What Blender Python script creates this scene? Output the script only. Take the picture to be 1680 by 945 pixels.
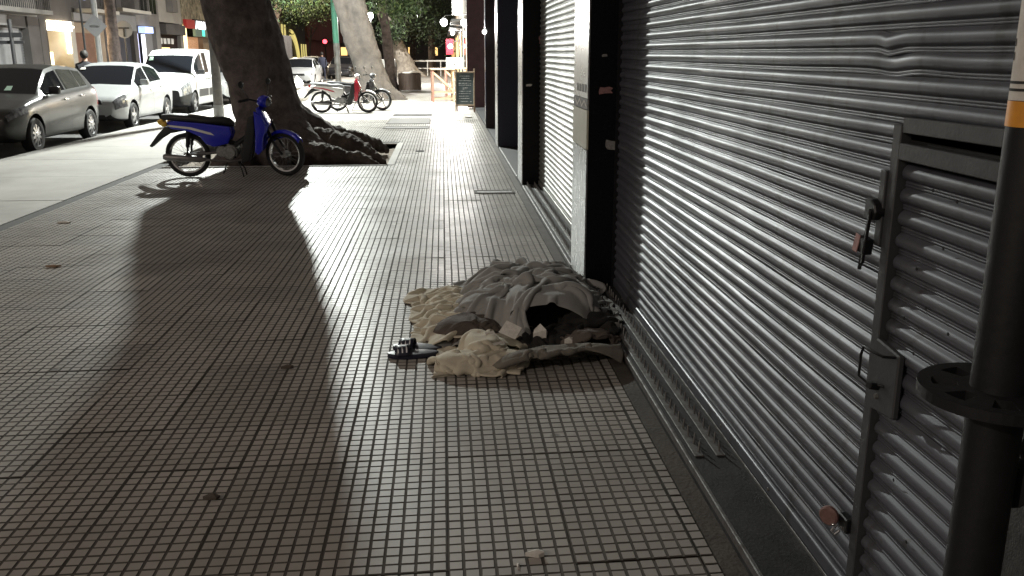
import bpy, bmesh, math, random
import numpy as np
from mathutils import Vector, Matrix, noise
for o in list(bpy.data.objects): bpy.data.objects.remove(o)
sc = bpy.context.scene
C = sc.collection
R = math.radians
random.seed(7)
rng = np.random.default_rng(7)

# ------------------------------------------------------------------ camera, world, light, exposure
cd = bpy.data.cameras.new('camera'); cam = bpy.data.objects.new('camera', cd); C.objects.link(cam)
cd.sensor_width = 36; cd.lens = 1460 / 1680 * 36; cd.clip_start = 0.05; cd.clip_end = 900
cam.location = (0, 0, 1.55); cam.rotation_euler = (R(90 - 14.754), 0, R(-4.318))
sc.camera = cam
w = bpy.data.worlds.new('World'); sc.world = w; w.use_nodes = True
bg = w.node_tree.nodes['Background']; bg.inputs[0].default_value = (0.93, 0.80, 0.70, 1); bg.inputs[1].default_value = 0.185
sc.view_settings.view_transform = 'Standard'; sc.view_settings.look = 'None'
sc.view_settings.exposure = 0.0; sc.view_settings.gamma = 1; sc.view_settings.use_curve_mapping = False
sc.render.engine = 'CYCLES'
sc.cycles.max_bounces = 6; sc.cycles.sample_clamp_indirect = 3.0; sc.cycles.use_denoising = True
STREET_W = 19500      # the street lamp beyond the big tree
BACK_FILL_W = 2700        # unseen lamp behind the photographer, added as warm fill
SHOP_W = 480         # each spot lamp over the shop front down the pavement

# ------------------------------------------------------------------ materials
M = {}
def mat(name, col, rough=0.6, metal=0.0, col2=None, scale=8, bump=0.0, bscale=40, emit=None, estr=0, spec=0.5, detail=4, rnd=0.0, coat=0, rough2=None, tr=0, alpha=1, world=False, spots=None, streak=None):
    m = bpy.data.materials.new(name); m.use_nodes = True
    nt = m.node_tree; b = nt.nodes['Principled BSDF']
    b.inputs['Base Color'].default_value = (*col, 1); b.inputs['Roughness'].default_value = rough
    b.inputs['Metallic'].default_value = metal; b.inputs['Specular IOR Level'].default_value = spec
    b.inputs['Coat Weight'].default_value = coat; b.inputs['Coat Roughness'].default_value = 0.06
    if tr: b.inputs['Transmission Weight'].default_value = tr
    tc = nt.nodes.new('ShaderNodeTexCoord'); CO = tc.outputs['Object']
    if world: CO = nt.nodes.new('ShaderNodeNewGeometry').outputs['Position']
    def over(out, fac, c):
        mx = nt.nodes.new('ShaderNodeMix'); mx.data_type = 'RGBA'; nt.links.new(fac, mx.inputs[0]); nt.links.new(out, mx.inputs[6]); mx.inputs[7].default_value = (*c, 1); return mx.outputs[2]
    def ramp(v, a, b, top=1.0):
        mr = nt.nodes.new('ShaderNodeMapRange'); mr.inputs['From Min'].default_value = a; mr.inputs['From Max'].default_value = b; mr.inputs['To Max'].default_value = top; nt.links.new(v, mr.inputs['Value']); return mr.outputs['Result']
    if col2 is not None:
        n = nt.nodes.new('ShaderNodeTexNoise'); n.inputs['Scale'].default_value = scale; n.inputs['Detail'].default_value = detail
        n.inputs['Roughness'].default_value = 0.65
        nt.links.new(CO, n.inputs['Vector'])
        r = nt.nodes.new('ShaderNodeValToRGB'); r.color_ramp.elements[0].position = 0.34; r.color_ramp.elements[1].position = 0.66
        r.color_ramp.elements[0].color = (*col, 1); r.color_ramp.elements[1].color = (*col2, 1)
        nt.links.new(n.outputs['Fac'], r.inputs['Fac'])
        out = r.outputs['Color']
        if rnd:
            oi = nt.nodes.new('ShaderNodeObjectInfo'); mr = nt.nodes.new('ShaderNodeMapRange')
            mr.inputs['To Min'].default_value = 1 - rnd; mr.inputs['To Max'].default_value = 1 + rnd
            nt.links.new(oi.outputs['Random'], mr.inputs['Value'])
            hs = nt.nodes.new('ShaderNodeHueSaturation'); nt.links.new(mr.outputs['Result'], hs.inputs['Value'])
            nt.links.new(out, hs.inputs['Color']); out = hs.outputs['Color']
        if spots:                      # trodden gum and drips: round marks of their own
            for sc_, th, c_, amt in spots:
                vo = nt.nodes.new('ShaderNodeTexVoronoi'); vo.inputs['Scale'].default_value = sc_; nt.links.new(CO, vo.inputs['Vector'])
                out = over(out, ramp(vo.outputs['Distance'], th, th*.7, amt), c_)
        if streak:                     # grime run down or rubbed along
            for sv, a, b_, c_, amt in streak:
                mp = nt.nodes.new('ShaderNodeMapping'); mp.inputs['Scale'].default_value = sv; nt.links.new(CO, mp.inputs['Vector'])
                ns = nt.nodes.new('ShaderNodeTexNoise'); ns.inputs['Scale'].default_value = 1; ns.inputs['Detail'].default_value = 2; nt.links.new(mp.outputs['Vector'], ns.inputs['Vector'])
                out = over(out, ramp(ns.outputs['Fac'], a, b_, amt), c_)
        nt.links.new(out, b.inputs['Base Color'])
        if rough2 is not None:
            mr2 = nt.nodes.new('ShaderNodeMapRange'); mr2.inputs['To Min'].default_value = rough; mr2.inputs['To Max'].default_value = rough2
            mr2.inputs['From Min'].default_value = 0.3; mr2.inputs['From Max'].default_value = 0.7
            nt.links.new(n.outputs['Fac'], mr2.inputs['Value']); nt.links.new(mr2.outputs['Result'], b.inputs['Roughness'])
    if bump:
        n2 = nt.nodes.new('ShaderNodeTexNoise'); n2.inputs['Scale'].default_value = bscale; n2.inputs['Detail'].default_value = 5
        nt.links.new(CO, n2.inputs['Vector'])
        bp = nt.nodes.new('ShaderNodeBump'); bp.inputs['Strength'].default_value = bump; bp.inputs['Distance'].default_value = 0.02
        nt.links.new(n2.outputs['Fac'], bp.inputs['Height']); nt.links.new(bp.outputs['Normal'], b.inputs['Normal'])
    if emit is not None:
        b.inputs['Emission Color'].default_value = (*emit, 1); b.inputs['Emission Strength'].default_value = estr
    M[name] = m; return m
mat('tile', (0.43, 0.408, 0.378), 0.29, 0, (0.31, 0.292, 0.27), 1.3, 0.04, 260, rnd=0.14, rough2=0.48, detail=8, world=True, spots=[(1.7,.055,(.07,.062,.055),.8),(4.3,.03,(.09,.08,.07),.7)], streak=[((.55,.35,1),.56,.70,(.12,.105,.092),.6),((1.8,.5,1),.60,.72,(.36,.34,.31),.35)])
mat('groove', (0.062, 0.054, 0.047), 0.9, 0, (0.105, 0.093, 0.081), 6, world=True)
mat('concrete', (0.40, 0.385, 0.36), 0.8, 0, (0.29, 0.275, 0.255), 0.9, 0.25, 90, detail=9, world=True, spots=[(1.1,.05,(.16,.15,.14),.8)], streak=[((.7,.3,1),.55,.7,(.22,.21,.19),.7)])
mat('band', (0.05, 0.048, 0.047), 0.9, 0, (0.036, 0.035, 0.034), 3, 0.15, 90)
mat('border', (0.045, 0.038, 0.033), 0.85, 0, (0.085, 0.074, 0.065), 5, 0.3, 60, detail=8)
mat('kerbstone', (0.30, 0.29, 0.275), 0.8, 0, (0.2, 0.19, 0.18), 4, 0.2, 60)
mat('asphalt', (0.045, 0.045, 0.047), 0.75, 0, (0.065, 0.063, 0.062), 2, 0.4, 150)
mat('ground', (0.06, 0.058, 0.055), 0.9)
mat('soil', (0.33, 0.28, 0.225), 0.95, 0, (0.17, 0.14, 0.11), 9, 0.8, 25)
mat('granite_slab', (0.004, 0.004, 0.005), 0.62, 0, (0.030, 0.030, 0.032), 9, 0.15, 90, detail=8, rough2=0.75, world=True, spots=[(9,.035,(.14,.135,.13),.8)])
mat('black_granite', (0.003, 0.003, 0.004), 0.25, 0, (0.007, 0.007, 0.009), 120, spec=0.25)
mat('speckled_granite', (0.02, 0.021, 0.022), 0.5, 0, (0.055, 0.056, 0.058), 45, 0.2, 200)
mat('blue_granite', (0.022, 0.022, 0.040), 0.30, 0, (0.055, 0.055, 0.082), 90, detail=2)
mat('maroon_panel', (0.055, 0.022, 0.024), 0.45, 0, (0.075, 0.033, 0.034), 5)
mat('dark_maroon', (0.018, 0.008, 0.009), 0.4, 0, (0.026, 0.013, 0.013), 5)
mat('steel', (0.55, 0.56, 0.56), 0.24, 1.0, (0.45, 0.46, 0.46), 12, 0.03, 8, rough2=0.36)
mat('chrome', (0.75, 0.75, 0.76), 0.12, 1.0)
mat('worn_metal', (0.23, 0.23, 0.23), 0.5, 0.8, (0.13, 0.12, 0.115), 20, 0.1, 90, rough2=0.75)
mat('shutter', (0.095, 0.099, 0.118), 0.38, 0.28, (0.076, 0.079, 0.096), 4, 0, 40, detail=2, rough2=0.45, rnd=0.10, world=True, streak=[((14,16,1.4),.58,.72,(.03,.029,.028),.75),((2,3,26),.62,.72,(.14,.14,.15),.5),((14,14,14),.70,.74,(.03,.025,.022),.5)])
mat('shutter_pale', (0.33, 0.33, 0.31), 0.4, 0.45, (0.26, 0.26, 0.245), 4, 0.05, 60, rough2=0.5)
mat('door_paint', (0.06, 0.062, 0.068), 0.45, 0.2, (0.048, 0.05, 0.055), 14, 0.06, 100, rough2=0.6)
mat('black_metal', (0.012, 0.012, 0.014), 0.35, 0.4, (0.02, 0.02, 0.022), 30)
mat('scaffold', (0.004, 0.004, 0.005), 0.55, 0.1, (0.006, 0.006, 0.008), 25, 0.04, 90, rough2=0.65)
mat('pink_label', (0.42, 0.24, 0.23), 0.6, 0, (0.25, 0.13, 0.125), 60)
mat('brass_rose', (0.22, 0.125, 0.115), 0.55, 0.1, (0.14, 0.075, 0.07), 60)
mat('orange_tape', (0.75, 0.32, 0.03), 0.5, 0, (0.62, 0.26, 0.03), 60)
mat('white_paper', (0.72, 0.69, 0.64), 0.8, 0, (0.55, 0.52, 0.48), 40)
mat('grey_paper', (0.30, 0.29, 0.28), 0.8, 0, (0.16, 0.155, 0.15), 60)
mat('pink_paper', (0.38, 0.20, 0.20), 0.8, 0, (0.20, 0.11, 0.11), 60)
mat('cream_reflection', (0.52, 0.51, 0.42), 0.4, 0, (0.46, 0.45, 0.37), 8)
mat('cover_plate', (0.09, 0.085, 0.08), 0.8, 0, (0.07, 0.066, 0.062), 4)
mat('ink', (0.03, 0.03, 0.03), 0.8)
mat('quilt', (0.58, 0.53, 0.42), 0.9, 0, (0.51, 0.46, 0.365), 5, 0.12, 350, detail=7)
mat('grey_blanket', (0.30, 0.298, 0.29), 0.95, 0, (0.25, 0.247, 0.24), 4, 0.12, 420, detail=7)
mat('brown_cloth', (0.115, 0.092, 0.08), 0.95, 0, (0.075, 0.06, 0.052), 9, 0.3, 420)
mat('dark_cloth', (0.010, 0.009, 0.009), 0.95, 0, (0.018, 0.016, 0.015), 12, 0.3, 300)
mat('cushion', (0.20, 0.185, 0.16), 0.95, 0, (0.13, 0.118, 0.10), 8, 0.3, 300)
mat('navy_rubber', (0.012, 0.013, 0.03), 0.42, 0, (0.02, 0.021, 0.04), 30)
mat('white_rubber', (0.75, 0.75, 0.78), 0.4)
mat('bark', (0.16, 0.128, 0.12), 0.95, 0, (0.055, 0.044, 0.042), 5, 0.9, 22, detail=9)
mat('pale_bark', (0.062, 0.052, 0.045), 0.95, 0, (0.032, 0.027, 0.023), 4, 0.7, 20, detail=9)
mat('lit_bark', (0.34, 0.31, 0.27), 0.95, 0, (0.15, 0.132, 0.11), 4, 0.7, 12, detail=9)  # brighter bark, standing in for lamplight on the far trunk
mat('root', (0.10, 0.075, 0.062), 0.9, 0, (0.045, 0.034, 0.029), 7, 0.8, 25, detail=9)
mat('leaf_a', (0.075, 0.12, 0.05), 0.6, 0, (0.05, 0.08, 0.035), 2)
mat('leaf_b', (0.09, 0.14, 0.045), 0.6, 0, (0.06, 0.095, 0.03), 2)
mat('leaf_c', (0.024, 0.038, 0.02), 0.6, 0, (0.014, 0.024, 0.013), 2)
mat('tyre', (0.014, 0.014, 0.015), 0.8)
mat('rim', (0.52, 0.52, 0.53), 0.3, 0.9)
mat('rim_grey', (0.32, 0.32, 0.33), 0.35, 0.8)
mat('glass', (0.005, 0.006, 0.008), 0.06, 0, spec=0.4)
mat('tinted_glass', (0.025, 0.028, 0.024), 0.08, 0, spec=0.6)
mat('arch_black', (0.006, 0.006, 0.006), 0.9)
mat('trim_black', (0.014, 0.014, 0.015), 0.55)
mat('lamp_glass', (0.30, 0.31, 0.32), 0.12, 0.35, (0.07, 0.07, 0.075), 14)
mat('dark_lamp', (0.06, 0.06, 0.065), 0.1, 0.3, (0.22, 0.22, 0.23), 16)
mat('red_lamp', (0.30, 0.012, 0.012), 0.2)
mat('amber_lamp', (0.70, 0.42, 0.06), 0.25)
mat('car_grey', (0.020, 0.020, 0.019), 0.34, 0.3, (0.018, 0.018, 0.017), 5, coat=0.3)
mat('car_silver', (0.36, 0.365, 0.37), 0.32, 0.5, (0.34, 0.345, 0.35), 5, coat=0.7)
mat('car_white', (0.52, 0.53, 0.53), 0.30, 0.0, (0.50, 0.51, 0.51), 4, coat=0.5)
mat('car_pearl', (0.36, 0.37, 0.375), 0.30, 0.2, (0.34, 0.35, 0.355), 4, coat=0.5)
mat('car_dark', (0.02, 0.02, 0.024), 0.3, 0.3, coat=0.6)
mat('car_blue', (0.05, 0.055, 0.075), 0.3, 0.3, coat=0.6)
mat('plate', (0.6, 0.6, 0.58), 0.5)
mat('sticker_green', (0.42, 0.60, 0.48), 0.6)
mat('bike_blue', (0.014, 0.02, 0.50), 0.25, 0.1, coat=0.8)
mat('bike_white', (0.75, 0.73, 0.70), 0.3, coat=0.5)
mat('bike_red', (0.38, 0.012, 0.03), 0.3, coat=0.5)
mat('bike_grey', (0.13, 0.13, 0.135), 0.4, 0.3)
mat('seat_vinyl', (0.016, 0.016, 0.018), 0.42, bump=0.1, bscale=200)
mat('seat_grey', (0.20, 0.20, 0.205), 0.5)
mat('engine_metal', (0.34, 0.34, 0.33), 0.4, 0.8, (0.2, 0.2, 0.2), 30, rough2=0.6)
mat('exhaust', (0.15, 0.145, 0.15), 0.4, 0.7, (0.22, 0.21, 0.21), 12)
mat('plastic_bag', (0.70, 0.68, 0.64), 0.35, 0, (0.55, 0.53, 0.5), 8)
mat('cardboard', (0.30, 0.21, 0.14), 0.9, 0, (0.22, 0.15, 0.10), 6)
mat('pole_grey', (0.16, 0.15, 0.14), 0.7, 0.1, (0.10, 0.094, 0.088), 6, 0.1, 60)
mat('pole_green', (0.10, 0.34, 0.24), 0.5)
mat('pole_pale', (0.26, 0.26, 0.255), 0.5, 0.2, (0.20, 0.20, 0.195), 6)
mat('wood', (0.33, 0.25, 0.17), 0.7, 0, (0.25, 0.18, 0.12), 9)
mat('red_wood', (0.22, 0.11, 0.08), 0.7, 0, (0.16, 0.08, 0.06), 9)
mat('planter', (0.045, 0.028, 0.021), 0.8, 0, (0.045, 0.03, 0.023), 9, 0.2, 40)
mat('slate', (0.065, 0.085, 0.088), 0.7, 0, (0.085, 0.105, 0.105), 12)
mat('chalk', (0.72, 0.73, 0.72), 0.9)
mat('white_paint', (0.74, 0.74, 0.72), 0.6, 0, (0.64, 0.64, 0.62), 5)
mat('wall_grey', (0.22, 0.21, 0.20), 0.9, 0, (0.15, 0.142, 0.135), 0.8, 0.2, 30, detail=9)
mat('wall_dark', (0.09, 0.082, 0.08), 0.9, 0, (0.06, 0.055, 0.053), 0.8, 0.2, 30, detail=9)
mat('wall_warm', (0.32, 0.25, 0.19), 0.9, 0, (0.22, 0.165, 0.12), 0.6, 0.2, 30, detail=9)
mat('wall_pale', (0.42, 0.40, 0.36), 0.9, 0, (0.32, 0.30, 0.27), 0.6, 0.2, 30, detail=9)
mat('wall_red', (0.26, 0.085, 0.07), 0.9, 0, (0.18, 0.06, 0.05), 0.6, 0.2, 30)
mat('ivy_wall', (0.50, 0.45, 0.33), 0.9, 0, (0.10, 0.09, 0.06), 2.6, 0.6, 6, detail=6)
mat('far_shutter', (0.24, 0.245, 0.26), 0.6, 0.3, (0.20, 0.205, 0.215), 2)
mat('wood_door', (0.20, 0.105, 0.07), 0.6, 0, (0.14, 0.07, 0.045), 3)
mat('dark_door', (0.035, 0.035, 0.048), 0.5, 0, (0.05, 0.05, 0.064), 3)
mat('sign_pale', (0.20, 0.20, 0.205), 0.6)
mat('balcony_iron', (0.02, 0.02, 0.022), 0.6)
mat('glow_warm', (0.9, 0.7, 0.4), 0.6, emit=(1.0, 0.62, 0.22), estr=1.7)
mat('glow_tube', (1, 0.9, 0.7), 0.5, emit=(1.0, 0.86, 0.62), estr=9)
mat('glow_cream', (1, 0.9, 0.6), 0.5, emit=(1.0, 0.80, 0.42), estr=2.2)
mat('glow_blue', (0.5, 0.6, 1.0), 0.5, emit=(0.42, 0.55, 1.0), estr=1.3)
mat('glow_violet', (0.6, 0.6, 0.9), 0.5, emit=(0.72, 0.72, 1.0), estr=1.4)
mat('glow_white', (1, 1, 1), 0.5, emit=(1.0, 0.98, 0.95), estr=10); M['glow_white'].cycles.emission_sampling = 'NONE'
mat('glow_bulb', (1, 1, 1), 0.5, emit=(1.0, 0.97, 0.92), estr=14)
mat('glow_sign', (1, 1, 1), 0.5, emit=(1.0, 0.99, 0.98), estr=1.0)
mat('glow_letter', (1, 1, 1), 0.5, emit=(0.95, 0.96, 1.0), estr=1.6)
mat('glow_red', (1, 0.1, 0.1), 0.5, emit=(1.0, 0.06, 0.08), estr=7)
mat('glow_redsign', (0.5, 0.02, 0.05), 0.5, emit=(0.8, 0.05, 0.10), estr=0.22)
mat('red_sign', (0.28, 0.025, 0.025), 0.6, emit=(0.5, 0.03, 0.03), estr=0.25)
mat('green_sign', (0.16, 0.24, 0.21), 0.6)
mat('glow_teal', (0.1, 0.7, 0.5), 0.5, emit=(0.10, 0.75, 0.55), estr=1.6)
mat('glow_yellow', (0.9, 0.8, 0.3), 0.5, emit=(0.95, 0.80, 0.28), estr=0.7)
mat('glow_goods', (0.35, 0.15, 0.08), 0.7, 0, (0.7, 0.5, 0.35), 12, emit=(0.9, 0.45, 0.22), estr=0.35)  # goods given a faint glow in place of shop light on them
mat('skin', (0.36, 0.22, 0.16), 0.6)
mat('hair', (0.012, 0.01, 0.009), 0.7)
mat('dark_clothes', (0.02, 0.02, 0.024), 0.9)
mat('navy_clothes', (0.03, 0.035, 0.06), 0.9)
# the slat-and-pane relief of pavement too far off to be built
def tile_far():
    m = mat('tile_far', (0.36, 0.343, 0.32), 0.34, 0, (0.26, 0.245, 0.228), 1.3, rough2=0.56, detail=8)
    nt = m.node_tree; b = nt.nodes['Principled BSDF']
    tc = nt.nodes.new('ShaderNodeTexCoord'); br = nt.nodes.new('ShaderNodeTexBrick')
    br.offset = 0; br.inputs['Scale'].default_value = 1; br.inputs['Brick Width'].default_value = 0.05; br.inputs['Row Height'].default_value = 0.05
    br.inputs['Mortar Size'].default_value = 0.0035; br.inputs['Mortar Smooth'].default_value = 0.2
    nt.links.new(tc.outputs['Object'], br.inputs['Vector'])
    mx = nt.nodes.new('ShaderNodeMix'); mx.data_type = 'RGBA'
    src = b.inputs['Base Color'].links[0].from_socket
    nt.links.new(br.outputs['Fac'], mx.inputs[0]); nt.links.new(src, mx.inputs[6]); mx.inputs[7].default_value = (0.06, 0.052, 0.045, 1)
    nt.links.new(mx.outputs[2], b.inputs['Base Color'])
tile_far()

# ------------------------------------------------------------------ mesh helpers
class MB:
    def __init__(s): s.v = []; s.f = []; s.mi = []; s.cur = 0
    def add(s, v, f):
        o = len(s.v); s.v += [tuple(p) for p in v]; s.f += [tuple(i + o for i in q) for q in f]; s.mi += [s.cur] * len(f); return s
    def box(s, x0, x1, y0, y1, z0, z1):
        return s.add([(x0,y0,z0),(x1,y0,z0),(x1,y1,z0),(x0,y1,z0),(x0,y0,z1),(x1,y0,z1),(x1,y1,z1),(x0,y1,z1)],
                     [(0,3,2,1),(4,5,6,7),(0,1,5,4),(1,2,6,5),(2,3,7,6),(3,0,4,7)])
    def rbox(s, c, size, rot=(0,0,0)):
        m = Matrix.LocRotScale(Vector(c), __import__('mathutils').Euler(rot), None)
        x, y, z = [q / 2 for q in size]
        vs = [m @ Vector(p) for p in [(-x,-y,-z),(x,-y,-z),(x,y,-z),(-x,y,-z),(-x,-y,z),(x,-y,z),(x,y,z),(-x,y,z)]]
        return s.add(vs, [(0,3,2,1),(4,5,6,7),(0,1,5,4),(1,2,6,5),(2,3,7,6),(3,0,4,7)])
    def quad(s, *p): return s.add(p, [tuple(range(len(p)))])
    def prism(s, poly, axis, a, b):
        n = len(poly)
        def P(p, t): return {'x': (t, p[0], p[1]), 'y': (p[0], t, p[1]), 'z': (p[0], p[1], t)}[axis]
        vs = [P(p, a) for p in poly] + [P(p, b) for p in poly]
        fs = [tuple(range(n))[::-1], tuple(range(n, 2 * n))] + [(i, (i + 1) % n, n + (i + 1) % n, n + i) for i in range(n)]
        return s.add(vs, fs)
    def tube(s, path, rad, n=8, caps=True):
        path = [Vector(p) for p in path]
        if not hasattr(rad, '__len__'): rad = [rad] * len(path)
        vs = []; fs = []; up = Vector((0.13, 0.29, 0.95)).normalized()
        prev = None
        for i, p in enumerate(path):
            d = (path[min(i + 1, len(path) - 1)] - path[max(i - 1, 0)]).normalized()
            u = prev if prev is not None else up
            a = d.cross(u)
            if a.length < 1e-3: a = d.cross(Vector((1, 0, 0)))
            a.normalize(); b = a.cross(d).normalized(); prev = b
            for k in range(n):
                t = 2 * math.pi * k / n
                vs.append(p + a * math.cos(t) * rad[i] + b * math.sin(t) * rad[i])
        for i in range(len(path) - 1):
            for k in range(n):
                fs.append((i*n+k, i*n+(k+1)%n, (i+1)*n+(k+1)%n, (i+1)*n+k))
        if caps:
            fs.append(tuple(range(n))[::-1]); fs.append(tuple(range((len(path)-1)*n, len(path)*n)))
        return s.add(vs, fs)
    def lathe(s, prof, c=(0,0,0), axis='z', n=24, closed=False):
        vs = []; fs = []; m = len(prof)
        for k in range(n):
            t = 2 * math.pi * k / n
            for r, h in prof:
                a, b = r * math.cos(t), r * math.sin(t)
                p = {'z': (a, b, h), 'y': (a, h, b), 'x': (h, a, b)}[axis]
                vs.append((p[0]+c[0], p[1]+c[1], p[2]+c[2]))
        for k in range(n):
            k2 = (k + 1) % n
            for i in range(m if closed else m - 1):
                i2 = (i + 1) % m
                fs.append((k*m+i, k2*m+i, k2*m+i2, k*m+i2))
        return s.add(vs, fs)
    def ball(s, c, r, n=12, sq=(1,1,1)):
        pr = [(max(1e-4, r * math.sin(math.pi * i / n)), -r * math.cos(math.pi * i / n)) for i in range(n + 1)]
        o = len(s.v); s.lathe(pr, (0,0,0), 'z', n * 2)
        for i in range(o, len(s.v)):
            p = s.v[i]; s.v[i] = (c[0] + p[0]*sq[0], c[1] + p[1]*sq[1], c[2] + p[2]*sq[2])
        return s
    def xf(s, m, start=0):
        for i in range(start, len(s.v)): s.v[i] = tuple(m @ Vector(s.v[i]))
        return s
    def mesh(s, name, mats, smooth=False, bevel=0, seg=1, sharp=35):
        me = bpy.data.meshes.new(name); me.from_pydata(s.v, [], s.f)
        if any(s.mi): me.polygons.foreach_set('material_index', s.mi)
        bm = bmesh.new(); bm.from_mesh(me)
        bmesh.ops.remove_doubles(bm, verts=bm.verts, dist=1e-5)
        bmesh.ops.recalc_face_normals(bm, faces=bm.faces)
        if bevel:
            es = [e for e in bm.edges if len(e.link_faces) == 2 and e.calc_face_angle(0) > R(25)]
            bmesh.ops.bevel(bm, geom=es, offset=bevel, segments=seg, profile=0.6, affect='EDGES', clamp_overlap=True)
        if smooth:
            for f in bm.faces: f.smooth = True
            for e in bm.edges:
                if len(e.link_faces) == 2 and e.calc_face_angle(0) > R(sharp): e.smooth = False
        bm.to_mesh(me); bm.free()
        for m in (mats if isinstance(mats, (list, tuple)) else [mats]): me.materials.append(M[m])
        return me
    def build(s, name, mats, parent=None, **k):
        o = bpy.data.objects.new(name, s.mesh(name, mats, **k)); C.objects.link(o)
        if parent is not None: o.parent = parent
        return o
def tag(o, label=None, cat=None, group=None, kind=None):
    if label: o['label'] = label
    if cat: o['category'] = cat
    if group: o['group'] = group
    if kind: o['kind'] = kind
    return o
def thing(name, label, cat, loc=(0,0,0), rz=0, group=None):
    o = bpy.data.objects.new(name, None); C.objects.link(o); o.empty_display_size = 0.1
    o.location = loc; o.rotation_euler = (0, 0, rz)
    return tag(o, label, cat, group)
def box(name, m, parent, *b, **k): return MB().box(*b).build(name, m, parent, **k)
def copy_tree(o, parent=None):
    c = o.copy(); C.objects.link(c); c.parent = parent
    for ch in list(o.children): copy_tree(ch, c)
    return c
def lamp(name, kind, loc, watts, col, size=0.1, parent=None, rot=None, spot=None, blend=0.4):
    l = bpy.data.lights.new(name, kind); l.energy = watts; l.color = col
    if kind != 'AREA': l.shadow_soft_size = size
    if spot: l.spot_size = spot; l.spot_blend = blend
    o = bpy.data.objects.new(name, l); C.objects.link(o); o.location = loc
    if rot: o.rotation_euler = rot
    if parent: o.parent = parent
    return o
def eval_mesh(o, name):
    dg = bpy.context.evaluated_depsgraph_get(); dg.update()
    me = bpy.data.meshes.new_from_object(o.evaluated_get(dg)); me.name = name; return me

# ================================================================== THE SETTING
def sheet(name, m, x0, x1, y0, y1, z, thick=0.1): 
    return tag(box(name, m, None, x0, x1, y0, y1, z - thick, z), kind='structure')
tag(MB().quad((-400,-200,-0.6),(400,-200,-0.6),(400,700,-0.6),(-400,700,-0.6)).build('ground', 'ground'), kind='structure')
sheet('road', 'asphalt', -13.3, -6.76, -30, 260, -0.13, 0.3)
sheet('opposite_pavement', 'concrete', -16.2, -13.3, -30, 260, 0.0, 0.3)
# kerb of stones along the parked cars
kb = tag(MB().box(-6.76, -6.56, 31, 200, -0.3, 0.0).build('kerb', 'kerbstone', bevel=0.012), kind='structure')
km = None
for i in range(36):
    y = 0.0 + i * 0.86
    if km is None: km = MB().box(-0.1, 0.1, 0.004, 0.852, -0.3, 0).mesh('kerb_stone', 'kerbstone', bevel=0.014, seg=2)
    o = bpy.data.objects.new('kerb_stone', km); C.objects.link(o); o.parent = kb
    o.location = (-6.66 + random.uniform(-.006, .006), y, 0.001 + random.uniform(-.006, .006))
# pale concrete strip along the kerb, laid in slabs
ks = tag(MB().box(-6.56, -4.16, -4, 90, -0.3, -0.012).build('kerbside_pavement', 'groove'), kind='structure')
for i in range(47):
    y0 = -4 + i * 2.0
    MB().box(-6.552, -4.165, y0 + .006, y0 + 1.994, -0.05, 0.0 + random.uniform(-.002, .002)).build('concrete_slab', 'concrete', ks, bevel=0.004)
sheet('drain_band', 'band', -4.155, -3.985, -4, 13.4, -0.008, 0.2)
# tree pit frame and soil
PX0, PX1, PY0, PY1 = -3.98, -0.83, 12.95, 16.1
# pavement of tiles: each 0.4 m tile carries eight by eight raised panes
pave = tag(MB().box(-3.985, 0.85, -4, PY0, -0.3, -0.014).box(PX1, 0.85, PY0, PY1, -0.3, -0.014).box(-3.985, 0.85, PY1, 22, -0.3, -0.014).build('pavement', 'groove'), kind='structure')
SK = 0.03
def tile_mb(nc, nr, jit, zoff=0.0, ox=0, oy=0, mb=None, base=True, rnd=random):
    mb = mb or MB()
    for c in range(nc):
        for r in range(nr):
            x0 = ox + c * .05 + (.0052 if c == 0 else .0038); x1 = ox + (c + 1) * .05 - (.0052 if c == 7 else .0038)
            y0 = oy + r * .05 + (.0048 if r == 0 else .0033); y1 = oy + (r + 1) * .05 - (.0048 if r == 7 else .0033)
            z = zoff + rnd.uniform(-jit, jit); b = .0016
            ys = lambda x, y: y + SK * x
            mb.cur = 0
            j = lambda: rnd.uniform(-.0006, .0006)
            t = [(x0+b+j(), y0+b+j()), (x1-b+j(), y0+b+j()), (x1-b+j(), y1-b+j()), (x0+b+j(), y1-b+j())]
            q = [(x0, y0), (x1, y0), (x1, y1), (x0, y1)]
            o = len(mb.v)
            mb.v += [(p[0], ys(*p), z) for p in t] + [(p[0], ys(*p), -0.0021) for p in q]
            mb.f += [(o, o+1, o+2, o+3)] + [(o+4+k, o+4+(k+1) % 4, o+(k+1) % 4, o+k) for k in range(4)]
            mb.mi += [0, 1, 1, 1, 1]
    if base:
        mb.cur = 1
        a = [(ox+.001, oy+.001), (ox+nc*.05-.001, oy+.001), (ox+nc*.05-.001, oy+nr*.05-.001), (ox+.001, oy+nr*.05-.001)]
        mb.quad(*[(p[0], p[1] + SK * p[0], -0.0021) for p in a]); mb.cur = 0
    return mb
variants = []
for k in range(5):
    me = bpy.data.meshes.new('tile'); t = tile_mb(8, 8, .0007)
    me.from_pydata(t.v, [], t.f); me.polygons.foreach_set('material_index', t.mi)
    me.materials.append(M['tile']); me.materials.append(M['groove']); variants.append(me)
X_0, Y_0 = -0.014, 2.454
cand = []
for i in range(-10, 2):
    for k in range(-16, 49):
        x, y = X_0 + .4 * i, Y_0 + .4 * k
        if PY0 - .45 < y + SK * x < PY1 + .02 and x < PX1 - .03: continue
        seen = (y > 1.75) and (x + .4 > -.50 * y - .25)
        cand.append(((0 if seen else 1, y), x, y))
cand.sort(key=lambda c: (c[0][0], c[0][1]))
rest = MB()
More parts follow.
